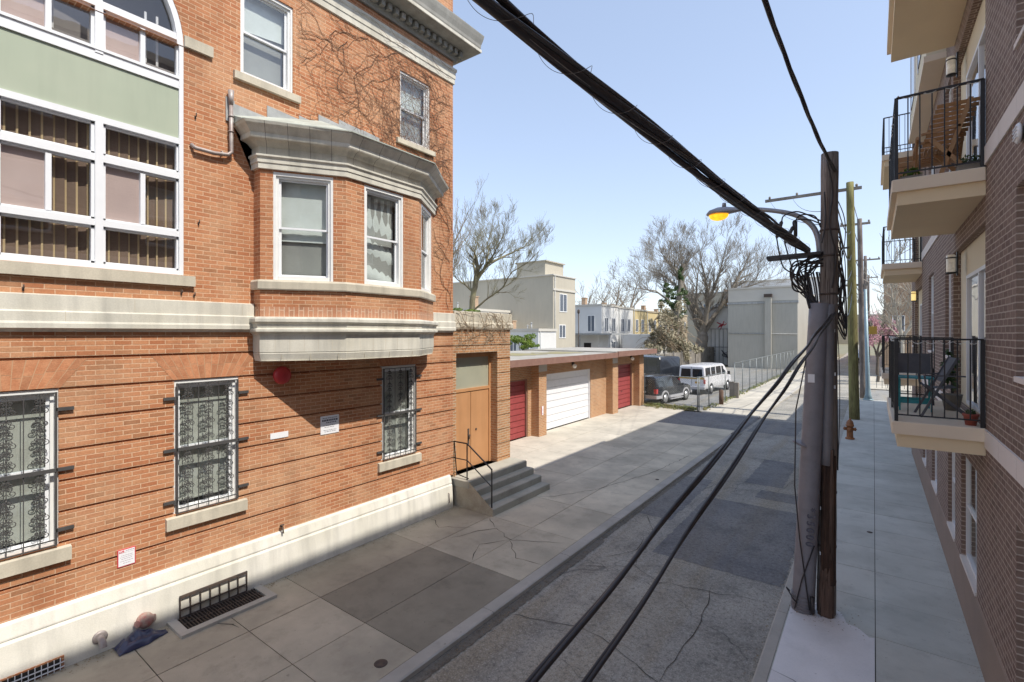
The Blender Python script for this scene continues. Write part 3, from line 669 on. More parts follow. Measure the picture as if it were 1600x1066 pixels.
def scroll(mb, F, t, n, z, r, sx, sz, turns=1.35, th=.0055):
    """C-scroll of iron rod"""
    P = []
    for i in range(13):
        f = i / 12; a = f * turns * 2 * PI; rr = r * (1 - .72 * f)
        P.append(F.p(t + sx * (r - rr * math.cos(a)), n, z + sz * rr * math.sin(a)))
    mb.tube(P, th, 4, cap=False)
def guard(w, F, t0, t1, z0, z1, seed=0):
    g = MB(); n = .03
    T0, T1 = t0 + .03, t1 - .03; W = T1 - T0
    for t in (T0, T1): g.fbox(F, t - .012, t + .012, n - .012, n + .012, z0 + .02, z1 - .03)
    for z in (z0 + .03, z0 + .10, z1 - .04): g.fbox(F, T0, T1, n - .008, n + .008, z - .008, z + .008)
    zm = (z0 + z1) / 2 - .02
    g.fbox(F, T0, T1, n - .004, n + .022, zm - .025, zm + .025)
    for i in range(1, 6):
        t = T0 + W * i / 6; g.fbox(F, t - .005, t + .005, n - .005, n + .005, z0 + .03, z1 - .04)
    for i in (1, 3, 5):
        t = T0 + W * i / 6
        for half in (0, 1):
            lo, hi = ((z0 + .1, zm - .03), (zm + .04, z1 - .06))[half]; H = hi - lo
            for f, r in ((.10, .042), (.24, .030), (.36, .045), (.52, .028), (.62, .038), (.80, .042), (.92, .026)):
                z = lo + H * f
                for sx in (-1, 1):
                    scroll(g, F, t + sx * .008, n, z, r, sx, 1 if f < .5 else -1); scroll(g, F, t + sx * .006, n, z + r * 1.1, r * .6, sx, -1 if f < .5 else 1)
            for f in (.17, .45, .7): g.sphere(F.p(t, n, lo + H * f), .013, 6, (1, 1, 1.6))
            P = [F.p(t + .03 * math.sin(x * PI), n, lo + H * (.28 + .16 * x)) for x in (0, .25, .5, .75, 1)]; g.tube(P, .004, 4); P = [F.p(t - .03 * math.sin(x * PI), n, lo + H * (.28 + .16 * x)) for x in (0, .25, .5, .75, 1)]; g.tube(P, .004, 4)
    for z in (z0 + .22, zm, z1 - .26):
        for (a, b) in ((t0 - .15, T0), (T1, t1 + .15)): g.fbox(F, a, b, n - .02, n + .012, z - .022, z + .022); 
        g.fbox(F, t0 - .13, t0 - .10, 0, n, z - .015, z + .015); g.fbox(F, t1 + .10, t1 + .13, 0, n, z - .015, z + .015)
    g.build('window_guard', M['iron'], w)
for i, (y0, y1) in enumerate(gw):
    w = hung(A, WF, Y2(y0), Y2(y1), GZ0, GZ1, .09, shade=(.97, .95, .97)[i], sillh=.2, seed=(3, 4, 6)[i], cloth=('cloth', 'cloth', 'cloth')[i]); guard(w, WF, Y2(y0), Y2(y1), GZ0, GZ1, i)
hung(A, WF, Y2(3.9), Y2(4.84), 8.86, 10.46, .09, .42, sillh=.15, seed=2, tilt=.1, lower=True)
hung(A, WF, Y2(7.39), Y2(8.325), 8.86, 10.43, .09, .45, sillh=.13, seed=4, tilt=.08, lower=True)

# the great arched window with green panel
def bigwin():
    y0, y1 = -.05, 3.05; n0, n1 = -.14, -.03; f = MB(); F = WF; fw = .075
    rows = [(5.31, 5.95), (5.95, 6.86), (6.86, 7.36)]; cols = [(-.05 + 1.033 * i, -.05 + 1.033 * (i + 1)) for i in range(3)]
    B = lambda a, b, c, d, e=n0, g=n1: f.fbox(F, Y2(a), Y2(b), e, g, c, d)
    for y in (y0, y1 - .06): B(y, y + .06, 5.31, 8.9, n0, -.01)
    for k in (1, 2): y = cols[k][0]; B(y - .045, y + .045, 5.31, 7.42, n0, -.01); B(y - .045, y + .045, 8.32, 9.02, n0, -.01)
    for z, h in ((5.33, .05), (5.95, .045), (6.86, .05), (7.40, .045), (8.30, .08), (9.02, .05)): B(y0 + .06, y1 - .06, z - h, z + h, n0, n1 + .01)
    B(y0 + .06, y1 - .06, 8.36, 8.40, n0, -.0)
    for a, b in cols:
        for (c, d) in [(5.38, 5.905), (5.995, 6.81), (6.91, 7.355), (8.38, 8.97)]:
            A0, B0 = a + .045, b - .045
            for (p, q, r_, s_) in ((A0, A0 + .035, c, d), (B0 - .035, B0, c, d), (A0, B0, c, c + .03), (A0, B0, d - .03, d)): B(p, q, r_, s_, -.13, -.055)
            if (c, d) in ((5.995, 6.81), (8.38, 8.97)): m = (a + b) / 2; B(m - .03, m + .03, c + .03, d - .03, -.12, -.045)
            elif 0: pass
    # arch ring and radial transom
    ring = [(yc - r_ * math.cos(PI * i / NA), 8.9 + r_ * math.sin(PI * i / NA)) for r_ in (R - .0, R - .085) for i in range(NA + 1)]
    for i in range(NA):
        a0, a1, b0, b1 = ring[i], ring[i + 1], ring[NA + 1 + i], ring[NA + 2 + i]
        f.face([F.p(Y2(a0[0]), -.01, a0[1]), F.p(Y2(a1[0]), -.01, a1[1]), F.p(Y2(b1[0]), -.01, b1[1]), F.p(Y2(b0[0]), -.01, b0[1])])
        f.face([F.p(Y2(b0[0]), -.01, b0[1]), F.p(Y2(b1[0]), -.01, b1[1]), F.p(Y2(b1[0]), -.14, b1[1]), F.p(Y2(b0[0]), -.14, b0[1])])
    for k in (1, 2): y = cols[k][0]; B(y - .04, y + .04, 9.07, 8.9 + math.sqrt(R * R - (y - yc) ** 2) - .03, n0, -.03)
    w = f.build('arched_window', M['vinyl'], A)
    p = MB(); p.fbox(F, Y2(y0 + .05), Y2(y1 - .05), -.14, -.045, 7.44, 8.23); p.build('spandrel_panel', M['green_panel'], w)
    s = MB(); s.fbox(F, Y2(y0), Y2(3.19), -.1, .07, 5.14, 5.30); s.build('sill', M['stone'], w)
    g = MB(); g.face([F.p(Y2(y0), -.10, 5.33), F.p(Y2(y1), -.10, 5.33), F.p(Y2(y1), -.10, 7.40), F.p(Y2(y0), -.10, 7.40)])
    g.face([F.p(Y2(y0), -.10, 8.3), F.p(Y2(y1), -.10, 8.3), F.p(Y2(y1), -.10, 8.9)] + [F.p(Y2(y), -.10, z) for y, z in reversed(arc[1:-1])] + [F.p(Y2(y0), -.10, 8.9)])
    g.build('pane', M['glass_d'], w)
    rnd = random.Random(5); v = MB(); v.m = 0; y = y0
    while y < y1:
        a = .02 * math.sin(y * 9); light = (1.2 < (y % 1.033) * 1.9) and False
        v.m = 0; v.face([F.p(Y2(y), -.26 + a, 5.3), F.p(Y2(y + .092), -.245 + a, 5.3), F.p(Y2(y + .092), -.245 + a, 7.4), F.p(Y2(y), -.26 + a, 7.4)])
        v.m = 1; v.face([F.p(Y2(y + .092), -.243, 5.3), F.p(Y2(y + .092) + .022, -.235, 5.3), F.p(Y2(y + .092) + .022, -.235, 7.4), F.p(Y2(y + .092), -.243, 7.4)])  # narrow strip paints the lit gap beside each slat
        y += .118
    v.build('vertical_blind', [M['blind_d'], M['blind_y']], w)
    v = MB()  # pale inner sliding screens over the near half of each middle row light
    for a, b in cols: v.face([F.p(Y2(a + .09), -.115, 6.03), F.p(Y2((a + b) / 2 - .03), -.115, 6.03), F.p(Y2((a + b) / 2 - .03), -.115, 6.78), F.p(Y2(a + .09), -.115, 6.78)])
    for a, b in cols: v.face([F.p(Y2(a + .09), -.115, 8.42), F.p(Y2((a + b) / 2 - .03), -.115, 8.42), F.p(Y2((a + b) / 2 - .03), -.115, 8.94), F.p(Y2(a + .09), -.115, 8.94)])
    v.build('insect_screen', M['blind_p'], w)
    v = MB()
    for y in (.35, 1.55, 2.6, 2.75): v.fbox(F, Y2(y), Y2(y) + .03, -.24, -.22, 8.38, 9.3)
    v.build('inner_bar', M['shade'], w)
    v = MB(); v.fbox(F, Y2(y1), Y2(y1 + .41), -.0, .05, 8.89, 9.06); v.build('impost_stone', M['stone'], w)
bigwin()

# bay window
BP = [(XL, 4.12), (-8.45, 4.12), (-7.68, 5.28), (-7.68, 7.05), (-8.45, 8.21), (XL, 8.21)]
bw = MB(); fr = [Fr(BP[i], BP[i + 1]) for i in range(5)]
W3 = {1: (.146 * 1.392, .846 * 1.392), 2: (.40, 1.34), 3: (.20, 1.19)}
for i, F in enumerate(fr):
    hs = [(W3[i][0], W3[i][1], 5.33, 7.2)] if i in W3 else []
    bw.wall(F, 4.66, 7.26, hs, .12)
bay = bw.build('bay_window', M['brick'], A)
for i in (1, 2, 3): hung(bay, fr[i], W3[i][0], W3[i][1], 5.33, 7.2, .07, (.62, 1, .42)[i - 1], sill=False, frw=.085, drape=(i == 2), seed=i * 2 + 1, lower=True, name='sash_window', cloth='shade' if i != 2 else 'shade')
b = MB(); b.sweep(BP, [(-.12, 5.15), (.045, 5.15), (.055, 5.17), (.055, 5.29), (.03, 5.325), (-.12, 5.345)]); b.build('bay_sill', M['stone'], bay)
b = MB(); b.sweep(BP, [(.004, 4.665), (.004, 4.86)], ends=False); b.build('soldier_course', M['soldier'], bay)
b = MB(); b.sweep(BP, [(.0, 4.69), (.10, 4.68), (.115, 4.65), (.115, 4.60), (.07, 4.56), (.06, 4.49), (.10, 4.47), (.10, 4.43), (.03, 4.39), (.012, 4.36), (.012, 4.075), (.004, 4.07), (.004, 4.055), (.012, 4.05), (-.02, 3.92)]); b.face([(x, y, 3.922) for x, y in reversed(BP)]); b.build('bay_apron', M['stonew'], bay)
jn = MB()
for i in (1, 2, 3):
    F = fr[i]
    for q in range(1, 6):
        t = F.L * q / 6; jn.fbox(F, t, t + .006, .0125, .0135, 4.08, 4.36); 
        if q % 2: jn.fbox(F, t + .1, t + .106, .003, .0135, 3.94, 4.05)
jn.build('apron_joint', M['stone'], bay)
CPR = [(-.05, 7.22), (.045, 7.23), (.045, 7.32), (.06, 7.33), (.06, 7.40), (.09, 7.43), (.09, 7.46), (.03, 7.47), (.03, 7.60), (.06, 7.62), (.10, 7.66), (.14, 7.68), (.21, 7.69), (.22, 7.71), (.22, 7.77), (.24, 7.79), (.28, 7.84), (.33, 7.89), (.345, 7.93)]; b = MB(); b.sweep(BP, CPR); b.build('bay_cornice', M['stonew'], bay)
jn = MB()
for i in (1, 2, 3):
    F = fr[i]
    for q in range(0, 4):
        t = F.L * (q + .3) / 4; jn.sweep([F.p(t, 0, 0).xy, F.p(t + .006, 0, 0).xy], [(o + .0015, z) for o, z in CPR[7:]], ends=False)
jn.build('cornice_joint', M['rust'], bay)
b = MB()
out = [Vector(p) for p in BP]
P = [(XL, 3.78), (-8.31, 3.78), (-7.33, 5.17), (-7.33, 7.16), (-8.31, 8.55), (XL, 8.55)]; I = [(XL + .01, 3.78, 8.08), (XL + .01, 4.5, 8.3), (XL + .01, 5.4, 8.55), (XL + .01, 6.9, 8.55), (XL + .01, 7.9, 8.3), (XL + .01, 8.55, 8.08)]
for i in range(5): b.face([(P[i][0], P[i][1], 7.935), (P[i + 1][0], P[i + 1][1], 7.935), I[i + 1], I[i]])
b.sweep(P, [(-.02, 7.93), (.012, 7.925), (.012, 7.945), (-.03, 7.955)]); b.build('bay_roof', M['patina'], bay)
b = MB(); st = [(3.66, 3.8, 8.36), (3.8, 4.35, 8.28), (4.35, 4.95, 8.46), (4.95, 5.35, 8.50), (5.35, 5.8, 8.66), (5.8, 6.35, 8.72), (6.35, 6.8, 8.7), (6.8, 7.4, 8.56), (7.4, 7.9, 8.42), (7.9, 8.5, 8.3)]
for y0, y1, z in st:
    b.hexa([(XL + .002, y0, 7.95), (XL + .03, y0, 7.95), (XL + .03, y1, 7.95), (XL + .002, y1, 7.95), (XL + .002, y0, z + .0), (XL + .012, y0, z + .0), (XL + .012, y1, z - .035), (XL + .002, y1, z - .035)])
b.build('stepped_flashing', M['zinc'], bay)
# downspout
pts = [onX(361, 165, XL + .07), onX(361.5, 225, XL + .07), onX(362, 238, XL + .07), onX(356, 242, XL + .07), onX(335, 239.5, XL + .07), onX(305, 231, XL + .07), onX(299, 226, XL + .01)]
b = MB(); b.tube(pts, .032, 10); b.tube([pts[0] + Vector((0, 0, .25)), pts[0]], [.05, .035], 8)
for f in (.3, .7): q = pts[1].lerp(pts[0], f); b.tube([q, q + Vector((0, 0, .02))], .042, 10)
q = onX(345, 240, XL + .04); b.tube([q, q + Vector((0, .02, 0))], .05, 8)
tag(b.build('downspout', M['pipe']), 'grey rain pipe bent sideways beside the bay window cornice', 'drainpipe')
# annex with deep doorway
AF = Fr((XL, 9.13), (XL, 11.58)); mb = MB(); dh = [(.12, 1.84, .7, 3.88)]
mb.wall(AF, .0, 4.52, dh, .28, n=-.045)
zg2 = [.0, .796] + zg[1:-1] + [4.52]
for i in range(len(zg2) - 1):
    z0, z1 = zg2[i] + .011, zg2[i + 1] - .011
    for a, b_ in ((0, .12), (1.84, 2.45)):
        if z1 > 3.9: continue
        mb.fbox(AF, a, b_, -.0445, 0, z0, z1)
mb.fbox(AF, 0, 2.45, -.0445, 0, 4.09, 4.52); mb.fbox(AF, 0, .12, -.0445, 0, 3.69, 4.062); mb.fbox(AF, 1.84, 2.45, -.0445, 0, 3.69, 4.062); mb.fbox(AF, .12, 1.84, -.0445, 0, 3.881, 4.062)
mb.face([(XL, 11.58, 0), (-14, 11.58, 0), (-14, 11.58, 4.9), (XL, 11.58, 4.9)]); mb.face([(-14, 11.58, 0), (-14, 9.13, 0), (-14, 9.13, 4.9), (-14, 11.58, 4.9)])
an = mb.build('entrance_annex', M['brick_g'], A)
b = MB(); b.sweep([(XL, 9.14), (XL, 11.58), (-14, 11.58)], [(-.02, 4.50), (.05, 4.51), (.07, 4.56), (.07, 4.66), (.04, 4.70), (.04, 4.97), (-.25, 5.0)]); b.build('parapet_coping', M['stone'], an)
b = MB(); b.box(-14, -8.9, 9.13, 11.5, 4.7, 4.85); b.build('annex_roof', M['roofing'], an)
# door leaves, transom
b = MB(); xd = XL - .27
for y0, y1 in ((9.33, 10.12), (10.135, 10.90)): b.bbox(xd - .04, xd, y0, y1, .72, 2.80, .006)
dr = b.build('door', M['door'], A)
b = MB(); b.box(xd - .06, xd + .02, 9.25, 9.325, .7, 3.88); b.box(xd - .06, xd + .02, 10.905, 10.97, .7, 3.88); b.box(xd - .06, xd + .021, 9.325, 10.905, 2.81, 2.89); b.box(xd - .06, xd + .02, 9.325, 10.905, 3.74, 3.88); b.build('door_frame', M['door'], dr)
b = MB(); b.box(xd - .05, xd - .02, 9.32, 10.91, 2.89, 3.74); b.build('transom', M['transom'], dr)
b = MB(); b.tube([(xd + .03, 10.02, 1.5), (xd + .05, 10.02, 1.62)], .02, 8); b.box(xd, xd + .012, 9.99, 10.05, 1.35, 1.78); b.tube([(xd, 10.34, 1.72), (xd + .02, 10.34, 1.72)], .03, 10); b.build('handle', M['rust'], dr)
# basement openings
b = MB(); y0, y1 = onX(280, 960, XL + .12).y, onX(384, 930, XL + .12).y
for z in (.02, .14, .33): b.box(XL + .14, XL + .16, y0, y1, z, z + .02 + (.02 if z > .3 else 0))
y = y0
while y <= y1 + .01: b.box(XL + .14, XL + .165, y - .008, y + .008, .0, .37); y += (y1 - y0) / 7
tag(b.build('window_guard_rail', M['rust']), 'low rusty guard rail behind the pavement grate at the plinth', 'railing')
b = MB(); b.box(XL + .15, XL + .58, y0 - .05, y1 + .12, -.0, .004)
g = thing('pavement_grate', 'black barred pavement grate in a concrete kerb below the second window', 'grate', (XL + .3, y0, 0)); b.m = 0
b.build('shaft', M['dark'], g)
b = MB(); b.box(XL + .13, XL + .70, y0 - .17, y0 - .05, -.01, .045); b.box(XL + .58, XL + .70, y0 - .05, y1 + .24, -.01, .045); b.box(XL + .13, XL + .58, y1 + .12, y1 + .24, -.01, .043); b.build('rim', M['curb'], g, bevel=.01)
b = MB(); y = y0 - .02
while y < y1 + .1: b.box(XL + .15, XL + .58, y, y + .012, .015, .035); y += .045
for x in (.17, .36, .55): b.box(XL + x, XL + x + .015, y0 - .05, y1 + .12, .010, .03)
b.build('bars', M['rust'], g)
ya, yb = onX(0, 1040, XL + .13).y - .1, onX(100, 1030, XL + .13).y
b = MB(); b.box(XL + .05, XL + .14, ya, yb, -.01, .17); bo = b.build('basement_window', M['brick'], A)
b = MB(); b.box(XL + .14, XL + .146, ya + .03, yb - .03, .01, .15); b.build('opening', M['dark'], bo)
b = MB(); y = ya + .04
while y < yb - .04: b.box(XL + .15, XL + .158, y, y + .008, .0, .16); y += .06
for z in (.03, .09): b.box(XL + .149, XL + .16, ya, yb, z, z + .012)
b.build('bars', M['signw'], bo)
# wall fittings
p = onX(437, 586, XL); t = thing('alarm_bell', 'round red alarm bell on the shaded brick under the bay', 'bell', (XL, p.y, p.z))
b = MB(); b.lathe([(.10, 0), (.115, .01), (.115, .05), (.10, .06)], (XL, p.y - .02, p.z), 24, (1, 0, 0)); b.lathe([(.03, .06), (.15, .065), (.165, .085), (.155, .12), (.11, .155), (.05, .17), (.0, .172)], (XL, p.y, p.z), 28, (1, 0, 0)); b.build('gong', M['redp'], t)
b = MB(); vs = []
for i in range(9): a = PI * (.15 + .7 * i / 8); vs.append((XL + .152, p.y + .085 * math.cos(a) + .01, p.z + .085 * math.sin(a)))
for i in range(9): a = PI * (.85 - .7 * i / 8); vs.append((XL + .168, p.y + .045 * math.cos(a) + .01, p.z + .045 * math.sin(a)))
b.face(vs); b.build('badge', M['bellw'], t)
def signboard(name, label, u0, v0, u1, v1, mats, lines, head=None, border=None):
    p0, p1 = onX(u0, v1, XL), onX(u1, v0, XL); ya, yb = p0.y, p1.y; za, zb = p0.z, p1.z
    t = thing(name, label, 'sign', (XL, (ya + yb) / 2, za)); b = MB(); x = XL + .012
    if border: b.box(XL + .002, x, ya, yb, za, zb); b.build('board', M[border], t); b = MB(); b.box(x, x + .003, ya + .012, yb - .012, za + .012, zb - .012); b.build('face', M['signw'], t); x += .003
    else: b.box(XL + .002, x, ya, yb, za, zb); b.build('board', M['signw'], t)
    k = MB(); rnd = random.Random(int(u0)); H = zb - za; W = yb - ya
    for (f, h, a, e) in lines:
        z = za + H * f; y = ya + W * a
        while y < ya + W * e:
            l = W * rnd.uniform(.05, .13); l = min(l, ya + W * e - y); k.box(x, x + .001, y, y + l, z, z + H * h); y += l + W * .025
    k.build('lettering', M['inkg' if border else 'ink'], t)
    return t, x, ya, yb, za, zb
t, x, ya, yb, za, zb = signboard('notice_sign', 'small white sign with red border and red NO panel low on the brick', 183, 852.5, 211.5, 888, None, [(.86, .045, .45, .92), (.78, .015, .4, .9), (.62, .03, .2, .85), (.52, .03, .15, .85), (.42, .03, .2, .8), (.3, .03, .15, .85), (.18, .03, .3, .7)], border='signr')
b = MB(); b.box(x, x + .002, ya + .02, ya + (yb - ya) * .38, zb - (zb - za) * .2, zb - .02); b.build('red_panel', M['signr'], t)
def text(body, size, loc, rot, mat, parent, name='lettering', ext=.0008, align='CENTER'):
    cu = bpy.data.curves.new(name, 'FONT'); cu.body = body; cu.size = size; cu.align_x = align; cu.align_y = 'CENTER'; cu.extrude = ext; cu.offset = .0 if size < .12 else .002
    o = bpy.data.objects.new('tmp', cu); COL.objects.link(o); dg = bpy.context.evaluated_depsgraph_get(); me = bpy.data.meshes.new_from_object(o.evaluated_get(dg)); bpy.data.objects.remove(o)
    me.materials.clear(); me.materials.append(mat); q = bpy.data.objects.new(name, me); COL.objects.link(q)
    mtx = Matrix.Translation(Vector(loc)) @ rot
    if parent is not None:
        r = parent
        while r.parent: r = r.parent
        mtx = Matrix.Translation(-Vector(r.location)) @ mtx; q.parent = parent
    me.transform(mtx); return q
RX = Matrix(((0, 0, 1, 0), (1, 0, 0, 0), (0, 1, 0, 0), (0, 0, 0, 1)))  # text plane facing +X, reading along +Y
text('NO', (zb - za) * .19, (x + .003, ya + (yb - ya) * .215, zb - (zb - za) * .12), RX, M['signw'], t, 'word')
t, x, ya, yb, za, zb = signboard('paper_notice', 'white paper notice half in shadow under the bay window', 500.5, 647, 529, 680, None, [(.86, .03, .1, .9), (.70, .10, .08, .92), (.6, .05, .3, .85), (.45, .03, .15, .8), (.36, .025, .2, .75), (.2, .02, .15, .85), (.12, .02, .2, .85)])
p0, p1 = onX(422, 687, XL), onX(450, 674, XL); b = MB(); b.box(XL + .002, XL + .012, p0.y, p1.y, p0.z, p0.z + .105); tag(b.build('blank_plate', M['signw']), 'small blank white plate on brick, left of the paper notice', 'sign')
# outlets near the pavement
p = onX(225, 968, XL + .12); b = MB(); b.lathe([(.10, 0), (.105, .03), (.10, .09), (.08, .12), (.03, .13)], p, 18, (1, 0, .1)); b.tube([p + Vector((.05, -.05, 0)), p + Vector((.09, -.11, .01))], [.06, .05], 10); b.tube([p + Vector((.05, .05, 0)), p + Vector((.09, .11, .01))], [.06, .05], 10)
tag(b.build('hose_connection', surf('flaky_red', (.42, .16, .14), (.40, .34, .28), 16, .8, bmp=.4)), 'peeling red fire hose connection on the white plinth', 'fire connection')
p = onX(156, 1000, XL + .12); b = MB(); b.tube([p + Vector((-.02, 0, .04)), p + Vector((.07, 0, .03)), p + Vector((.10, .01, -.02)), p + Vector((.12, .01, -.07))], .042, 12, cap=False); b.lathe([(.085, 0), (.085, .02), (.06, .03)], p + Vector((0, 0, .04)), 16, (1, 0, 0)); tag(b.build('drain_spout', M['pipe']), 'grey elbow drain spout poking from the white plinth', 'pipe')
p = onX(438, 822, XL); b = MB(); b.tube([p, p + Vector((.08, 0, .0)), p + Vector((.10, 0, -.06)), p + Vector((.10, 0, -.11))], .014, 8); b.lathe([(.035, 0), (.03, .01)], p + Vector((.07, 0, .03)), 10); tag(b.build('wall_tap', M['rust']), 'rusty tap on the brick just above the white plinth', 'tap')
p = onX(700, 771, XL + .1); b = MB(); b.tube([p, p + Vector((.05, 0, 0)), p + Vector((.05, 0, -.22)), p + Vector((0, 0, -.24))], .012, 8); tag(b.build('vent_pipe', M['pipe']), 'short grey handle pipe on the white plinth beside the steps', 'pipe')
for i, (u, v) in enumerate(((305, 183), (310, 349), (36, 451), (283, 458), (303, 462), (563, 430))):
    p = onX(u, v, XL); b = MB(); b.tube([p, p + Vector((.04, 0, 0)), p + Vector((.045, 0, .05))], .009, 6); b.box(XL, XL + .006, p.y - .012, p.y + .012, p.z - .03, p.z + .02) 
    tag(b.build('iron_hook', M['rust']), ['rusty hook on brick right of the green panel', 'rusty hook on brick right of the lower window rows', 'rusty hook under the far left of the stone sill', 'rusty hook just under the right end of the long sill', 'second rusty hook, just past the end of the long sill', 'tiny rusty bracket on the bay brick between windows'][i], 'hook')
# crumpled navy bag
p = onZ(222, 1003); rnd = random.Random(3); b = MB(); vs = []; fs = []; NU, NV = 22, 12
for i in range(NU + 1):
    for jv in range(NV + 1):
        f, g_ = i / NU * 2 - 1, jv / NV * 2 - 1; x_ = g_ * .15 * (1 - .6 * max(0, f)) ; y_ = f * .30
        h = max(0, (1 - f * f * .9) * (1 - g_ * g_)) * .17 * (1.2 - .5 * f) * (.7 + .6 * mn.noise(Vector((f * 2.6, g_ * 2.1, 1.2)))) + .012 * mn.noise(Vector((f * 7, g_ * 7, 4)))
        vs.append((p.x + x_ + .03 * mn.noise(Vector((f * 3, 0, g_ * 3))), p.y + y_, .008 + max(0, h)))
for i in range(NU):
    for jv in range(NV): q = i * (NV + 1) + jv; fs.append((q, q + 1, q + NV + 2, q + NV + 1))
b.shared(vs, fs); tag(b.build('crumpled_bag', M['bluebag']), 'crumpled navy blue plastic bag on the pavement by the plinth', 'bag')
# steps and handrail
st = thing('entrance_steps', 'worn concrete entrance steps with side parapet below the orange door', 'steps', (-8, 10.3, 0))
b = MB()
for i, (xf, z) in enumerate(((-7.33, .175), (-7.60, .35), (-7.86, .525), (-8.10, .70))):
    b.bbox(XL - .3 if i == 3 else XL, xf, 9.1 + (.0 if i < 3 else -.02), 11.66 - .01 * i, .0 if i == 0 else z - .18, z, .018)
b.build('treads', M['steps'], st)
b = MB(); b.face([(XL, 9.094, 0), (-7.34, 9.094, 0), (-7.34, 9.094, .17), (-7.60, 9.094, .34), (-7.86, 9.094, .52), (-8.10, 9.094, .69), (XL, 9.094, .69)]); b.build('side_face', surf('patched_side', (.47, .42, .33), (.34, .29, .22), 5, .9, fine=.3, bmp=.4), st)
hr = thing('handrail', 'black iron handrail with two rails beside the concrete steps', 'handrail', (-8, 9.2, .7)); b = MB()
q0 = onX(708, 695, XL); A0 = Vector((XL, 9.16, 1.62)); A1 = Vector((-8.22, 9.16, 1.62)); A2 = Vector((-7.42, 9.16, 1.10))
b.beam(A0, A1, .022, .03); b.beam(A1, A2, .022, .03); b.beam(A0 - Vector((0, 0, .42)), A1 - Vector((0, 0, .42)), .02, .02); b.beam(A1 - Vector((0, 0, .42)), A2 - Vector((0, 0, .42)), .02, .02)
b.beam(A1, Vector((-8.22, 9.16, .7)), .024, .024, (1, 0, 0)); b.beam(A2 + Vector((0, 0, .01)), Vector((-7.42, 9.16, .17)), .026, .026, (1, 0, 0)); b.beam(Vector((XL + .02, 9.16, 1.6)), Vector((XL + .1, 9.16, .8)), .02, .02, (1, 0, 0)); b.beam(Vector((XL + .1, 9.16, .8)), Vector((-8.2, 9.2, .73)), .018, .018)
b.build('rails', M['black'], hr)

# vines climbing the upper wall and the annex
def vines(name, label, seeds, region, mat, xw, seed, n, up=1, r0=.010, depth=2):
    rnd = random.Random(seed); b = MB(); y0, y1, z0, z1 = region
    def grow(y, z, a, L, r, lv):
        P = []; k = max(3, int(L / .10))
        for i in range(k):
            P.append((xw + r + .004 + rnd.uniform(0, .008), y, z)); a += rnd.gauss(0, .30); y += .10 * math.cos(a); z += .10 * math.sin(a)
            if not (y0 < y < y1 and z0 < z < z1): break
            if lv < depth and rnd.random() < .42: grow(y, z, a + rnd.choice((-1, 1)) * rnd.uniform(.4, 1.2), L * rnd.uniform(.25, .6), r * .62, lv + 1)
        if len(P) > 1: b.tube(P, [r * (1 - .6 * i / len(P)) for i in range(len(P))], 4, cap=False)
    for (y, z, a, L) in seeds: grow(y, z, a, L, r0, 0)
    return tag(b.build(name, mat), label, 'vine')
sd = [(9.05, 5.2, 1.6, 6), (8.95, 5.0, 1.7, 5.6), (9.0, 7.0, 1.9, 4.5), (8.9, 8.6, 2.2, 4), (9.0, 10.2, 2.8, 5), (8.7, 10.6, 3.0, 6), (7.3, 10.75, 3.3, 3.5), (6.2, 10.6, 3.5, 3.4), (5.6, 10.2, 3.7, 3), (6.8, 10.5, 4.0, 3), (7.2, 10.3, 4.4, 2.6), (8.8, 9.6, 3.4, 1.6), (9.0, 6.2, 2.4, 1.6), (9.05, 8.0, 1.4, 3), (8.6, 8.4, 4.2, 2), (6.5, 10.7, 3.9, 4), (6.0, 10.4, 4.1, 3), (8.95, 9.5, 4.7, 3.5), (9.0, 7.6, 4.7, 2.4), (5.3, 10.1, 3.4, 1.4), (5.9, 10.3, 4.6, 2.4), (7.0, 9.9, 4.0, 1.8)]
vines('climbing_vine', 'leafless brown vine spreading over the upper brick wall and corner', sd, (4.9, 9.11, 5.0, 10.78), M['vine'], XL, 4, 0, r0=.006)
vines('frieze_vine', 'leafless vine strands over the white stone frieze', [(9.0, 10.85, 3.0, 4), (7.8, 10.83, 2.9, 3), (8.6, 10.9, 3.1, 3), (9.0, 11.1, 3.2, 2)], (4, 9.1, 10.8, 11.35), M['vine'], XL + .078, 7, 0, r0=.005, depth=1)
vines('parapet_vine', 'pale dry vine tangled over the stone coping of the entrance annex', [(9.3 + .28 * i, 4.1 + .1 * (i % 4), 1.2 + .4 * (i % 3), 1.6) for i in range(8)] + [(9.2 + .3 * i, 4.98, 5.2, 1.2) for i in range(7)], (9.14, 11.56, 3.9, 5.0), M['vinel'], XL + .07, 9, 0, r0=.008)

# litter: dead leaves and grit gathered against walls, kerbs and the pole
b = MB(); rnd = random.Random(31)
def flake(x, y, z, s_):
    a = rnd.uniform(0, 6.28); u_ = Vector((math.cos(a), math.sin(a), rnd.uniform(-.3, .3))) * s_; v_ = Vector((-math.sin(a), math.cos(a), rnd.uniform(-.3, .3))) * s_ * .6; c_ = Vector((x, y, z + .004)); b.face([c_ - u_, c_ - v_, c_ + u_, c_ + v_])
for k in range(900): flake(XL + .15 + abs(rnd.gauss(0, .10)), rnd.uniform(1, 9), .002, rnd.uniform(.004, .014))
for k in range(1400): flake(-4.77 + abs(rnd.gauss(0, .09)), rnd.uniform(1, 26), ZS + .009, rnd.uniform(.004, .016))
for k in range(700): flake(XR - .02 - abs(rnd.gauss(0, .07)), rnd.uniform(4, 30), .003, rnd.uniform(.003, .010))
for k in range(700): flake(-1.27 - abs(rnd.gauss(0, .09)), rnd.uniform(3, 26), ZS + .009, rnd.uniform(.004, .015))
for k in range(500): flake(rnd.uniform(-8.5, 1), rnd.uniform(1, 26), .004 if (xx := rnd.random()) > 2 else .002, rnd.uniform(.003, .009))
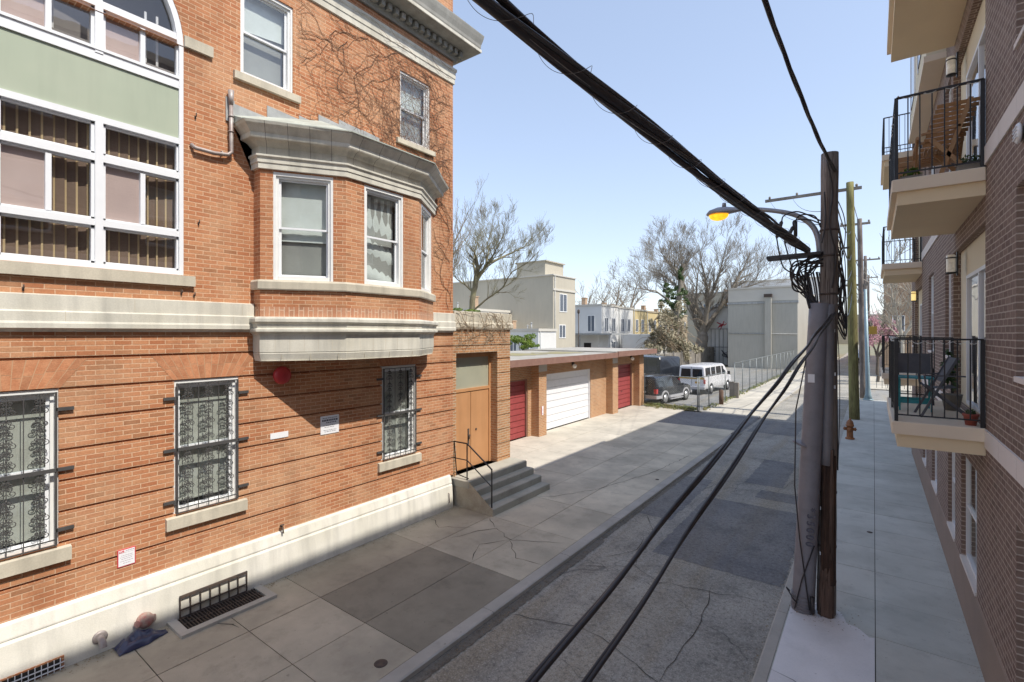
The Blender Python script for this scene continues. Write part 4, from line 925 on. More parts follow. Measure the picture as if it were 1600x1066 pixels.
for k in range(260): flake(-.8 + rnd.gauss(0, .28), 9.05 + rnd.gauss(0, .2), .008, rnd.uniform(.004, .014))
for k in range(200): flake(rnd.uniform(-8.6, -7.4), rnd.uniform(9.1, 11.6), rnd.choice((.177, .352, .527)), .006)
tag(b.build('leaf_litter', M['litter']), 'dead leaves and grit along walls, kerbs and pole base', 'litter', kind='stuff')
# ================================================================ garages
GX, PX = -11.8, -11.4
G = thing('garage_row', 'low brick garage row with flat roof and three roller doors', 'garage', (GX, 20, 0))
GF = Fr((GX, 11.58), (GX, 28.6)); Yg = lambda y: y - 11.58
mb = MB(); doors = [(12.7, 17.0, 2.47), (17.95, 22.73, 2.56), (25.5, 28.15, 2.6)]
mb.wall(GF, 0, 3.2, [(Yg(a), Yg(b), -.1, h) for a, b, h in doors], .16)
mb.face([(GX, 28.6, 0), (-17, 28.6, 0), (-17, 28.6, 3.2), (GX, 28.6, 3.2)]); mb.face([(-17, 11.58, 0), (-17, 28.6, 0), (-17, 28.6, 3.2), (-17, 11.58, 3.2)])
for y0, y1 in ((17.25, 17.85), (24.53, 25.22), (28.3, 28.98)): mb.box(GX + .0 if 0 else GX - .01, PX, y0, y1, 0, 3.1)
mb.build('wall', M['brick_g'], G)
for i, ((y0, y1, h), m, l) in enumerate(zip(doors, ('garr', 'garw', 'garr'), ('dark red panelled garage door nearest the entrance', 'wide bright white garage door', 'dark red panelled garage door farthest along'))):
    b = MB(); n = 10 if m == 'garr' else 8; z = .01
    for k in range(n):
        z1 = h * (k + 1) / n; b.hexa([(GX - .16, y0, z), (GX - .115, y0, z + .02), (GX - .115, y1, z + .02), (GX - .16, y1, z), (GX - .16, y0, z1), (GX - .13, y0, z1 - .012), (GX - .13, y1, z1 - .012), (GX - .16, y1, z1)]); z = z1
    d = b.build('garage_door', M[m], G, l)
    b = MB(); b.box(GX - .15, GX - .04, y0, y0 + .05, 0, h); b.box(GX - .15, GX - .04, y1 - .05, y1, 0, h); b.box(GX - .15, GX - .041, y0 + .05, y1 - .05, h - .06, h); b.build('door_frame', M['garw'] if i == 1 else M['fascia'], d)
    if i != 1: b = MB(); b.tube([(GX - .1, (y0 + y1) / 2 - .08, 1.0), (GX - .1, (y0 + y1) / 2 + .08, 1.0)], .015, 6); b.build('handle', M['rust'], d)
b = MB(); b.box(-17.1, -11.05, 11.6, 24.2, 3.22, 3.36); b.box(-17.1, -11.02, 24.2, 30.0, 3.25, 3.42); b.build('roof', M['roofing'], G)
b = MB(); b.box(-11.06, -10.98, 11.6, 24.3, 3.10, 3.37); b.box(-11.05, -10.95, 24.3, 30.05, 3.14, 3.43); b.box(-17, -11, 30.0, 30.06, 3.14, 3.43); b.box(-17, -11.06, 11.6, 28.6, 3.195, 3.22); b.build('fascia', M['fascia'], G)
for y0 in (17.25, 24.53): b = MB(); b.box(PX - .005, PX + .012, y0 - .01, y0 + .62, 2.76, 3.12); b.build('pier_cap_panel', M['stucw'], G)
b = MB()
for k in range(4):
    P = irregular(-16.8 + k * .8, -14 + k * .5, 12 + k * 3, 14.5 + k * 3, 3.366 + k * .001, .3, .5, 50 + k); b.face(P)
b.build('moss_patch', M['roofm'], G)
for i, (u, v, l) in enumerate(((894, 572, 'small round lamp over the wide white garage door'), (985, 560.5, 'small round lamp over the farthest red garage door'))):
    p = onX(u, v, GX); t = thing('wall_light', l, 'lamp', p); b = MB(); b.box(GX, GX + .1, p.y - .05, p.y + .05, p.z + .02, p.z + .2); b.build('base', M['rust'], t)
    b = MB(); b.sphere((GX + .14, p.y, p.z), .11, 10); b.build('globe', M['lampw'], t)
t, x, ya, yb, za, zb = signboard('pier_notice', 'small pink and white notice on the first garage pier', 846, 646, 849, 634, None, [(.8, .1, .1, .9), (.5, .08, .2, .8), (.3, .08, .2, .8)], border='signr'); t.location.x = t.location.x + (PX - XL); t.location.y += 0
pp = onX(847.5, 640, PX); t.location.y = pp.y; t.location.z = pp.z - (zb - za) / 2; t.scale = (1.3, 1.3, 1.3)
# ================================================================ leaves and trees
def leafball(mb, c, rad, n, s, seed, flat=1.0):
    rnd = random.Random(seed); c = Vector(c)
    for _ in range(n):
        d = Vector((rnd.gauss(0, 1), rnd.gauss(0, 1), rnd.gauss(0, 1))).normalized() * rnd.random() ** .45
        p = c + Vector((d.x * rad[0], d.y * rad[1], d.z * rad[2])); a = Vector((rnd.gauss(0, 1), rnd.gauss(0, 1), rnd.gauss(0, 1))).normalized(); b_ = a.orthogonal().normalized(); k = s * rnd.uniform(.6, 1.4)
        mb.face([p - a * k, p - b_ * k * .5, p + a * k, p + b_ * k * .5])
def clumps(mb, c, rad, n, m, s, seed):
    rnd = random.Random(seed)
    for i in range(n):
        d = Vector((rnd.gauss(0, 1), rnd.gauss(0, 1), rnd.gauss(0, .8))).normalized() * rnd.random() ** .5
        cc = Vector(c) + Vector((d.x * rad[0], d.y * rad[1], d.z * rad[2])); k = rnd.uniform(.18, .34)
        leafball(mb, cc, (rad[0] * k, rad[1] * k, rad[2] * k), m, s, seed * 91 + i)
def grow(mb, p, d, L, r, lv, maxlv, rnd, spread=.55, up=.12, minr=.006, kids=(3, 5)):
    n = 5 if lv < 2 else 4; P = [p.copy()]; R = [r]; q = p.copy(); d = d.normalized()
    for i in range(n):
        d = (d + Vector((rnd.gauss(0, .13), rnd.gauss(0, .13), rnd.gauss(0, .10) + up * .5))).normalized(); q = q + d * (L / n); P.append(q.copy()); R.append(max(minr, r * (1 - .62 * (i + 1) / n)))
    mb.tube(P, R, 6 if r > .06 else (4 if r > .02 else 3), cap=False)
    if lv >= maxlv: return
    for k in range(rnd.randint(*kids)):
        f = rnd.uniform(.25, 1.0) if k else 1.0; x = min(n - 1, int(f * n)); a = P[x].lerp(P[x + 1], f * n - x) if x < n else P[-1]
        o = d.orthogonal().normalized(); o.rotate(Matrix.Rotation(rnd.uniform(0, 2 * PI), 3, d)); nd = (d + o * spread * rnd.uniform(.6, 1.5) + Vector((0, 0, up))).normalized()
        grow(mb, a, nd, L * rnd.uniform(.55, .78), max(minr, R[min(x + 1, n)] * rnd.uniform(.6, .85)), lv + 1, maxlv, rnd, spread, up, minr, kids)
def tree_from(name, label, limbs, mat, seed, lv=3, twig=1.6, minr=.008, up=.12, spread=.55, group=None, kids=(3, 5), cat='tree', step=1, jit=.8):
    """limbs: list of (points, r0, r1); branches leave each limb along its length"""
    rnd = random.Random(seed); base = Vector(limbs[0][0][0]); t = thing(name, label, cat, base, group); tr = MB(); cr = MB()
    for li, (P, r0, r1) in enumerate(limbs):
        P = [Vector(p) for p in P]; Q = []
        for a, b in zip(P, P[1:]):
            L = (b - a).length; k = 5
            for i in range(k): Q.append(a.lerp(b, i / k) + Vector((rnd.gauss(0, L * .013), rnd.gauss(0, L * .013), 0)))
        Q.append(P[-1]); R = [r0 + (r1 - r0) * i / (len(Q) - 1) for i in range(len(Q))]; tr.tube(Q, R, 9, cap=False)
        s0 = len(Q) // 2 if li == 0 else len(Q) // 4
        for i in range(s0, len(Q), step):
            d = (Q[i] - Q[i - 1]).normalized(); o = d.orthogonal().normalized(); o.rotate(Matrix.Rotation(rnd.uniform(0, 2 * PI), 3, d))
            if li == 0 and i < len(Q) * .8: continue
            grow(cr, Q[i], d + o * jit + Vector((0, 0, up)), twig * rnd.uniform(.6, 1.3), R[i] * .6, 1, lv, rnd, spread, up, minr, kids)
        d = (Q[-1] - Q[-2]).normalized(); grow(cr, Q[-1], d, twig * 1.3, r1, 0, lv, rnd, spread, up, minr, kids)
    tr.build('trunk', mat, t); cr.build('crown', mat, t); return t
D = 27
def L2(pts, d, dd=0): return [atd(u, v, d + dd * i / max(1, len(pts) - 1)) for i, (u, v) in enumerate(pts)]
tree_from('bare_tree', 'leafless mossy tree with forked trunk behind the entrance annex', [
    (L2([(734, 600), (733, 520), (738, 470), (744, 434)], D), .19, .145), (L2([(744, 434), (757, 420), (768, 404), (776, 388)], D, -1), .10, .03), (L2([(762, 412), (785, 402), (806, 392), (822, 384)], D, 2), .075, .02),
    (L2([(744, 434), (740, 415), (741, 395), (749, 372)], D, 1.5), .075, .02), (L2([(757, 418), (763, 400), (762, 380), (768, 362)], D, 3), .06, .02), (L2([(735, 490), (757, 470), (785, 450), (800, 425), (822, 412)], D, -1.5), .06, .02), (L2([(742, 460), (728, 446), (716, 438)], D), .06, .03)],
    M['barkm'], 5, lv=4, twig=.85, minr=.0040, up=.16, kids=(3, 5), spread=.5)
tree_from('bare_tree', 'tall leafless branches rising just behind the corner of the brick building', [(L2([(690, 600), (688, 480), (694, 420)], 26), .22, .14), (L2([(694, 420), (704, 392), (716, 366), (726, 345)], 26), .08, .02), (L2([(694, 420), (704, 405), (718, 385), (732, 368)], 26, 2), .06, .02), (L2([(694, 440), (706, 425), (716, 410)], 26), .05, .02)], M['bark'], 15, lv=3, twig=.85, minr=.005, up=.3, kids=(2, 4), spread=.4)
D2 = 69
tree_from('sycamore_tree', 'large leafless tree with thick forked trunk behind the parking lot fence', [
    (L2([(1092, 585), (1094, 550), (1098, 525)], D2), .95, .75),
    (L2([(1098, 525), (1103, 495), (1107, 470), (1104, 445), (1098, 418)], D2, -3), .45, .08), (L2([(1100, 520), (1115, 495), (1132, 470), (1145, 448), (1157, 428), (1164, 414)], D2), .40, .07),
    (L2([(1096, 525), (1085, 500), (1078, 475), (1071, 448), (1062, 425)], D2, 3), .36, .07), (L2([(1107, 468), (1116, 450), (1124, 428), (1130, 405)], D2, -4), .26, .07), (L2([(1078, 470), (1060, 450), (1040, 432), (1020, 425)], D2, 4), .22, .06),
    (L2([(1132, 470), (1155, 452), (1175, 446), (1190, 440)], D2, -3), .18, .05), (L2([(1095, 500), (1087, 470), (1090, 430)], D2, -4), .25, .07)],
    M['bark'], 21, lv=4, twig=2.3, minr=.010, up=.13, kids=(3, 5), spread=.6)
t = tree_from('ivy_clad_tree', 'leafless tree with ivy wrapped round its upright trunk, left of the sycamore', [
    (L2([(1056, 590), (1057, 540), (1060, 480), (1063, 440)], 64), .55, .35), (L2([(1058, 500), (1045, 470), (1040, 445), (1035, 430)], 64, 2), .22, .06), (L2([(1063, 440), (1055, 420), (1046, 412), (1038, 402)], 64, -2), .2, .06), (L2([(1045, 470), (1025, 455), (1005, 452), (992, 450)], 64, -2), .13, .04), (L2([(1063, 440), (1064, 422), (1067, 408)], 64), .18, .06)],
    M['bark'], 33, lv=4, twig=1.9, minr=.010, up=.1, kids=(3, 5))
b = MB(); rnd = random.Random(8)
for (u, v, rx, rz) in [(1062, 432, .7, 1.5), (1064, 452, .9, 1.4), (1052, 462, 1.6, .9), (1046, 472, 1.3, .8), (1060, 478, 1.4, 1.2), (1041, 450, .5, .8), (1058, 495, 1.0, 1.5), (1070, 470, .8, .6), (1060, 512, .7, 1.2)]:
    clumps(b, atd(u, v, 63.5), (rx, rx, rz), 7, 60, .15, u)
b.build('ivy', M['ivy'], t)
for i, (u, vb, vt, d, sd_) in enumerate(((960, 520, 462, 88, 3), (938, 530, 470, 92, 4), (915, 530, 468, 95, 6), (985, 515, 458, 84, 9))):
    tree_from('distant_bare_tree', ['thin leafless tree standing over the yellow row house roofs', 'faint leafless tree over the white row house roof', 'faint leafless tree just right of the stucco block', 'leafless tree at the left edge of the big bare crown'][i], [(L2([(u, vb + 40), (u, vb - 30), (u + 4, vt + 10)], d), .3, .16), (L2([(u, vb - 30), (u + 12, vt + 12), (u + 20, vt)], d), .16, .05), (L2([(u, vb - 20), (u - 12, vt + 16), (u - 22, vt + 4)], d), .14, .05)], M['bark'], 60 + sd_, lv=2, twig=1.8, minr=.02, kids=(3, 5), group='faint bare trees over the far roofs')
# brush, bushes
b = MB()
for (u, v, rx, rz) in [(1030, 530, 2.2, 2.2), (1040, 512, 2.4, 2.4), (1052, 500, 2.0, 2.6), (1020, 545, 2.2, 1.6), (1045, 540, 2.2, 1.8), (1065, 540, 1.8, 1.6), (1078, 545, 1.6, 1.4), (1032, 495, 1.4, 1.6)]:
    clumps(b, atd(u, v, 61), (rx, rx, rz), 10, 70, .17, u + 3)
tag(b.build('dry_thicket', M['brush']), 'tan tangled thicket of dry vines below the ivy clad tree', 'thicket')
rnd = random.Random(77); b = MB()
for k in range(90):
    c_ = atd(rnd.uniform(1018, 1072), rnd.uniform(500, 548), 60.4); P = [c_ + Vector((0, 0, 0))]; a = rnd.uniform(0, 6.3)
    for i in range(5): P.append(P[-1] + Vector((math.cos(a) * .5, 0, .4 - .22 * i)))
    b.tube(P, .025, 3, cap=False)
tag(b.build('vine_tangle', M['vinel']), 'pale arching vine stems over the dry thicket', 'vine')
b = MB(); cc = atd(815, 533, 30); clumps(b, cc, (.95, .95, .6), 16, 90, .07, 5); clumps(b, cc + Vector((.3, .8, -.3)), (1.0, .8, .3), 8, 70, .06, 6)
bs = thing('garden_bush', 'bright yellow green bush showing over the garage roof edge', 'bush', (cc.x, cc.y, cc.z - 4)); b.build('crown', M['bushy'], bs)
b = MB(); [b.tube([(cc.x + .2 * k, cc.y, cc.z - 4), (cc.x + .1 * k, cc.y + .1, cc.z - 1), (cc.x + .3 * k, cc.y, cc.z + .2)], [.06, .04, .015], 5) for k in (-1, 0, 1)]; b.build('stem', M['bark'], bs)
b = MB(); clumps(b, atd(724, 486, 20), (.9, .5, .12), 8, 60, .05, 15); tag(b.build('roof_moss', M['bushy']), 'strip of yellow green growth above the annex coping', 'plant')
b = MB(); rnd = random.Random(4)
for k in range(260):
    x = rnd.uniform(-11.2, -8.2); y = 28.6 + rnd.gauss(0, .25) ; leafball(b, (x, y, .05 + .08 * rnd.random()), (.16, .16, .08), 7, .05, k)
for k in range(160):
    y = rnd.uniform(29, 64); leafball(b, (-7.75 + rnd.gauss(0, .12), y, .06), (.15, .3, .1), 6, .07, k + 900)
tag(b.build('weeds', M['weed']), 'dry and green weeds along the foot of the chain link fence', 'weeds', kind='stuff')
# ================================================================ fences
def chain(p0, p1, h, label, posts, cat='fence', grp=None, pole=.03, gap=.07, rails=True):
    F = Fr(p0, p1); t = thing('chain_link_fence', label, cat, (p0[0], p0[1], 0), grp); b = MB(); L = F.L; s = gap * math.sqrt(2) * 1.15; k = -h
    w_ = .0024
    while k < L:
        for sg in (1, -1):
            a0, a1 = k, k + h
            za, zb = (0, h) if sg > 0 else (h, 0); ta, tb = a0, a1
            if ta < 0: za += (0 - ta) / (a1 - a0) * (zb - za); ta = 0
            if tb > L: zb -= (tb - L) / (a1 - a0) * (zb - za) if ta == a0 else (tb - L) / h * ((h if sg > 0 else -h)); tb = L
            if tb > ta + .01: b.tube([F.p(ta, .004 * sg, za + .03), F.p(tb, .004 * sg, zb + .03)], w_, 3, cap=False)
        k += s
    b.build('wire_mesh', M['galv'], t)
    if rails:
        b = MB(); b.tube([F.p(0, 0, h + .04), F.p(L, 0, h + .04)], .022, 8); b.build('rail', M['galv'], t); b = MB(); b.tube([F.p(0, 0, .06), F.p(L, 0, .06)], .008, 6); b.build('tension_wire', M['galv'], t)
    for q in posts: b = MB(); b.tube([F.p(q * L, 0, -.1), F.p(q * L, 0, h + .06)], pole, 8); b.sphere(F.p(q * L, 0, h + .07), pole * 1.2, 8); b.build('post', M['galv'], t)
    return t
chain((-11.25, 28.75), (-7.95, 28.3), 1.85, 'chain link fence panel in front of the dark parked car', (0, .99), grp=None)
chain((-7.95, 28.35), (-7.7, 33.6), 1.85, 'half open chain link gate beside the pavement, left of the white van', (.02, .35, .98))
chain((-7.7, 36.1), (-7.7, 67), 2.3, 'long chain link fence along the far pavement beside the parking lot', [i / 12 for i in range(13)], gap=.09)
p = onZ(1127, 632); b = MB(); b.tube([(p.x, p.y, -.05), (p.x, p.y, .85)], .13, 14); b.sphere((p.x, p.y, .85), .13, 12, (1, 1, .5)); tag(b.build('bollard', M['polewood2']), 'rusty red bollard at the parking lot entrance', 'bollard')
p = onZ(1151, 622); b = MB(); b.bbox(p.x - .14, p.x + .14, p.y - .1, p.y + .1, -.05, 1.05, .02); b.box(p.x - .45, p.x - .16, p.y - .05, p.y + .1, -.05, 1.1); tag(b.build('gate_post', M['fencewood']), 'square grey wooden post beside the red bollard', 'post')
# weathered board fence behind the lot
t = thing('board_fence', 'weathered grey board fence along the back of the parking lot', 'fence', (-19.5, 45, 0)); rnd = random.Random(6); y = 44.0; b = MB()
while y < 76:
    w_ = .15; z = 2.1 + rnd.uniform(-.05, .06) + (.35 if y > 66 else 0); x_ = -19.5 + rnd.uniform(-.015, .015) + (y - 44) * .03; b.box(x_, x_ + .025, y, y + w_ - .01, -.1, z); y += w_
b.build('boards', M['fencewood'], t)
for k in range(12): b = MB(); yy = 44 + k * 2.7; b.box(-19.44 + (yy - 44) * .03, -19.34 + (yy - 44) * .03, yy, yy + .1, -.1, 2.3); b.build('post', M['fencewood'], t)
# ================================================================ vehicles
def vehicle(name, label, cat, st, Lw, loc, rot, paintm, wheels, wr, wins, extras):
    t = thing(name, label, cat, loc, None, rot); b = MB(); vs = []; fs = []
    ring = lambda s: [(-s[1] * .94, s[2]), (-s[1], s[2] + .12), (-s[1] * 1.0, (s[2] + s[3]) / 2), (-s[1] * .985, s[3]), (-s[4] - .02, s[5] - .07), (-s[4] * .86, s[5]), (0, s[5] + .02)]
    rings = []
    for s in st: h = ring(s); rings.append([Vector((x, s[0], z)) for x, z in h] + [Vector((-x, s[0], z)) for x, z in reversed(h[:-1])])
    n = len(rings[0])
    for r_ in rings: vs += r_
    for i in range(len(rings) - 1):
        for k in range(n - 1): fs.append((i * n + k, (i + 1) * n + k, (i + 1) * n + k + 1, i * n + k + 1))
    fs.append(tuple(range(n))); fs.append(tuple((len(rings) - 1) * n + k for k in reversed(range(n))))
    b.shared(vs, fs, True); o = b.build('body', paintm, t, local=True); md = o.modifiers.new('es', 'EDGE_SPLIT'); md.split_angle = math.radians(32)
    def sp(y, s_, side, off=.008):
        for a, c_ in zip(st, st[1:]):
            if a[0] <= y <= c_[0]: f = (y - a[0]) / (c_[0] - a[0]); q = [a[i] + (c_[i] - a[i]) * f for i in range(6)]; break
        x = q[1] * .985 + (q[4] + .02 - q[1] * .985) * s_; z = q[3] + (q[5] - .07 - q[3]) * s_; return Vector((side * (x + off), y, z))
    for wn in wins:
        for side in (-1, 1):
            b = MB(); P = [sp(y, s_, side) for y, s_ in wn]
            if side < 0: P.reverse()
            b.face(P); b.build('side_window', M['cargl'], t, local=True)
    for (x, y) in wheels:
        sg = 1 if x > 0 else -1
        b = MB(); b.lathe([(wr * .62, -.11), (wr * .95, -.11), (wr, -.08), (wr, .08), (wr * .95, .115), (wr * .62, .115)], (x, y, wr), 24, (sg, 0, 0)); w_ = b.build('wheel', M['rubber'], t, local=True)
        b = MB(); b.lathe([(0, .06), (wr * .14, .085), (wr * .2, .06), (wr * .56, .05), (wr * .64, .10), (wr * .66, .118)], (x, y, wr), 20, (sg, 0, 0))
        for k in range(5): a = 2 * PI * k / 5; b.beam((x + sg * .075, y, wr), (x + sg * .1, y + wr * .58 * math.cos(a), wr + wr * .58 * math.sin(a)), .05, .05)
        b.build('rim', M['hub'], w_, local=True)
    for (nm, mt, fn) in extras: b = MB(); fn(b, sp); b.build(nm, M[mt], t, local=True)
    return t
def arch(b, x, y, r, w=.05):
    sg = 1 if x > 0 else -1
    P = [(x, y + r * math.cos(PI * i / 12), .38 + r * math.sin(PI * i / 12)) for i in range(13)]
    for p0, p1 in zip(P, P[1:]): b.beam(p0, p1, w, .09)
def disc(b, x, y, r):
    sg = 1 if x > 0 else -1; P = [(x + sg * .004, y + r * math.cos(PI * i / 12), .38 + r * math.sin(PI * i / 12)) for i in range(13)]
    if sg < 0: P.reverse()
    b.face(P)
suv = [(-2.35, .84, .46, 1.00, .70, 1.58), (-2.25, .90, .40, 1.03, .74, 1.72), (-1.0, .92, .38, 1.03, .75, 1.77), (.15, .92, .38, 1.03, .74, 1.73), (1.05, .92, .38, 1.04, .84, 1.13), (1.2, .92, .38, 1.02, .84, 1.10), (2.1, .90, .40, .95, .80, 1.02), (2.36, .80, .48, .82, .7, .9)]
def suvt(b, sp):
    for s in (-1, 1):
        arch(b, s * .925, -1.35, .43); arch(b, s * .925, 1.42, .43); b.box(min(s * .90, s * .96), max(s * .90, s * .96), -.88, .95, .36, .52); b.box(min(s * .9, s * 1.0), max(s * .9, s * 1.0), -.85, .92, .25, .30); b.box(min(s * .85, s * .945), max(s * .85, s * .945), -2.36, -1.8, .40, .58)
    b.box(-.94, .94, -2.46, -2.30, .40, .60); b.box(-.85, .85, 2.28, 2.42, .42, .60)
rear = lambda y: y
ex = [('cladding', 'carsil', suvt), ('wheel_arch', 'rubber', lambda b, sp: [disc(b, s * .925, y, .40) for s in (-1, 1) for y in (-1.35, 1.42)]),
      ('rear_window', 'cargl', lambda b, sp: b.face([(-.66, -2.365, 1.08), (.66, -2.365, 1.08), (.60, -2.335, 1.55), (-.60, -2.335, 1.55)])),
      ('tail_light', 'tail', lambda b, sp: [b.box(s * .80 - .08, s * .80 + .10 * (1 if s > 0 else .2) , -2.40, -2.20, .72, 1.0) for s in (-1, 1)]), ('number_plate', 'signw', lambda b, sp: b.box(-.15, .15, -2.375, -2.36, .72, .84)),
      ('roof_rail', 'rubber', lambda b, sp: [b.beam((s * .62, -1.9, 1.82), (s * .62, .1, 1.80), .03, .03) for s in (-1, 1)]), ('wing_mirror', 'carblk', lambda b, sp: [b.bbox(s * 1.02 - .08, s * 1.02 + .08, .72, .84, 1.05, 1.2, .02) for s in (-1, 1)]),
      ('windscreen', 'cargl', lambda b, sp: b.face([(-.70, .24, 1.70), (-.80, 1.02, 1.20), (.80, 1.02, 1.20), (.70, .24, 1.70)]))]
vehicle('parked_suv', 'dark sport utility car with silver lower trim parked behind the fence', 'car', suv, 4.7, (-11.15, 31.6, -.03), math.radians(-9), M['carblk'], [(s * .84, y) for s in (-1, 1) for y in (-1.35, 1.42)], .37,
        [[(-2.1, .12), (-1.25, .1), (-1.25, .93), (-2.05, .9)], [(-1.15, .1), (-.3, .1), (-.3, .93), (-1.15, .93)], [(-.2, .1), (.75, .12), (.25, .9), (-.2, .93)]], ex)
van = [(-2.9, .93, .46, 1.22, .84, 2.0), (-2.84, .98, .42, 1.22, .87, 2.09), (1.1, 1.0, .42, 1.22, .88, 2.11), (1.55, 1.0, .42, 1.22, .84, 1.95), (2.1, 1.0, .42, 1.2, .90, 1.32), (2.75, .96, .44, 1.08, .86, 1.15), (2.92, .88, .5, .9, .8, 1.0)]
vx = [('wheel_arch', 'rubber', lambda b, sp: [disc(b, s * 1.0, y, .42) for s in (-1, 1) for y in (-1.7, 1.85)]),
      ('rear_window', 'cargl', lambda b, sp: [b.face([(a, -2.912, 1.26), (c_, -2.912, 1.26), (c_ - (.05 if c_ > .1 else 0), -2.908, 1.86), (a + (.05 if a < -.1 else 0), -2.908, 1.86)]) for a, c_ in ((-.80, -.06), (.06, .80))]),
      ('gold_stripe', 'gold', lambda b, sp: b.box(-.93, .93, -2.918, -2.90, 1.13, 1.25)), ('bumper', 'carsil', lambda b, sp: (b.bbox(-1.0, 1.0, -3.05, -2.88, .42, .62, .03), b.bbox(-.95, .95, 2.86, 3.0, .42, .62, .03))),
      ('tail_light', 'tail', lambda b, sp: [b.box(s * .93 - .06, s * .93 + .06, -2.94, -2.86, .82, 1.12) for s in (-1, 1)]), ('number_plate', 'gold', lambda b, sp: b.box(.25, .6, -2.93, -2.9, .82, .96)), ('door_gap', 'cargl', lambda b, sp: (b.box(-.008, .008, -2.915, -2.90, .6, 2.0), b.box(.997, 1.004, .55, .565, .5, 1.9), b.box(.997, 1.004, 1.45, 1.465, .5, 1.2))),
      ('wing_mirror', 'rubber', lambda b, sp: [b.bbox(s * 1.12 - .1, s * 1.12 + .1, 1.65, 1.75, 1.25, 1.5, .02) for s in (-1, 1)]), ('windscreen', 'cargl', lambda b, sp: b.face([(-.8, 1.62, 1.92), (-.88, 2.08, 1.36), (.88, 2.08, 1.36), (.8, 1.62, 1.92)]))]
vehicle('passenger_van', 'white passenger van with dark rear windows parked in the lot', 'van', van, 5.8, (-10.35, 39.0, -.03), math.radians(-5), M['carw'], [(s * .9, y) for s in (-1, 1) for y in (-1.7, 1.85)], .38,
        [[(-2.75, .12), (-1.75, .12), (-1.75, .9), (-2.7, .88)], [(-1.6, .12), (-.75, .12), (-.75, .9), (-1.6, .9)], [(-.6, .12), (.45, .12), (.45, .9), (-.6, .9)], [(.62, .12), (1.5, .12), (1.2, .85), (.62, .9)]], vx)
bus = [(-3.2, .98, .5, 1.4, .95, 2.5), (-3.1, 1.02, .46, 1.4, .98, 2.66), (2.2, 1.02, .46, 1.4, .98, 2.66), (2.6, 1.02, .46, 1.4, .92, 2.4), (3.0, 1.0, .46, 1.35, .9, 1.6), (3.2, .95, .5, 1.1, .85, 1.35)]
vehicle('dark_minibus', 'tall dark minibus mostly hidden behind the end of the garages', 'van', bus, 6.4, (-15.2, 38.5, -.03), math.radians(60), M['carblk'], [(s * .92, y) for s in (-1, 1) for y in (-1.9, 2.0)], .4,
        [[(-2.9 + 1.2 * k, .1), (-1.85 + 1.2 * k, .1), (-1.85 + 1.2 * k, .85), (-2.9 + 1.2 * k, .85)] for k in range(4)], [('bumper', 'rubber', lambda b, sp: b.bbox(-1, 1, -3.3, -3.15, .45, .7, .03))])
p = onZ(1037, 604); b = MB(); b.bbox(-12.6, -11.5, 36.4, 36.6, .55, .95, .02); b.box(-12.5, -12.4, 36.45, 36.55, 0, .6); b.box(-11.7, -11.6, 36.45, 36.55, 0, .6); tag(b.build('barrier', M['orange']), 'small orange barrier board behind the dark parked car', 'barrier')
# ================================================================ background buildings
def block(name, label, x0, x1, y0, y1, h, mat, wins=(), trim=None, cop='stucw', z0=-.1, cat='building', coph=.25, group=None):
    t = thing(name, label, cat, ((x0 + x1) / 2, y0, 0), group); b = MB(); b.box(x0, x1, y0, y1, z0, h); wl = b.build('wall', M[mat], t)
    b = MB(); b.box(x0 - .1, x1 + .1, y0 - .1, y1 + .1, h, h + coph); b.build('coping', M[cop], t)
    for (side, a, c_, z, w_, hh) in wins:   # side 'x' faces +X at x1; 'y' faces -Y at y0
        b = MB(); g_ = MB(); F = Fr((x1, a), (x1, a + w_)) if side == 'x' else Fr((a, y0), (a + w_, y0))
        b.fbox(F, 0, .08, -.02, .04, z, z + hh); b.fbox(F, w_ - .08, w_, -.02, .04, z, z + hh); b.fbox(F, .08, w_ - .08, -.02, .04, z, z + .08); b.fbox(F, .08, w_ - .08, -.02, .04, z + hh - .08, z + hh); b.fbox(F, w_ / 2 - .04, w_ / 2 + .04, -.02, .035, z + .08, z + hh - .08)
        wo = b.build('window', M['white'], t); g_.fbox(F, .08, w_ - .08, -.01, .012, z + .08, z + hh - .08); g_.build('pane', M['farpane'], wo)
    rb = random.Random(int(abs(x0 * 7 + y0 * 3))); b = MB()
    for k in range(3):
        cx, cy = rb.uniform(max(x0, x1 - 7) + .6, x1 - .8), rb.uniform(y0 + .6, max(y0 + .7, y1 - .6)); hh = rb.uniform(.5, 1.2); b = MB()
        if k == 0: b.box(cx - .3, cx + .3, cy - .3, cy + .3, h, h + hh + .4); b.box(cx - .36, cx + .36, cy - .36, cy + .36, h + hh + .4, h + hh + .5); b.build('chimney', M['brick_t'], t)
        else: b.tube([(cx, cy, h), (cx, cy, h + hh)], .07, 8); b.lathe([(.07, 0), (.14, .05), (.0, .16)], (cx, cy, h + hh), 8); b.build('roof_vent', M['zinc'], t)
    b = MB(); b.tube([(x1 + .05, y0 + .25, 0), (x1 + .05, y0 + .25, h)], .05, 6); b.build('downpipe', M['zinc'], t)
    return t
c0 = onX(864, 430, -25.9); h1 = 10.25
s = block('stucco_building', 'beige three storey stucco building with rooftop box behind the garages', -44, -25.9, 41.8, 46.3, h1, 'stucb', [('x', 43.0, 0, 6.6, 1.5, 1.9), ('x', 42.9, 0, 3.9, 1.3, 1.4)], cop='stucw', coph=.12)
b = MB(); b.box(-25.9, -25.8, 41.7, 46.4, 8.75, 8.95); b.build('trim', M['stucw'], s)
b = MB(); b.box(-30.8, -27.2, 42.3, 46.0, h1 + .1, h1 + 1.6); b.box(-31, -27.0, 42.2, 46.1, h1 + 1.6, h1 + 1.72); b.build('roof_hut', M['stucb'], s)
b = MB(); b.box(-44, -36, 42, 42.1, 8.2, 9.6); b.build('roof_screen', M['wpane'], s)
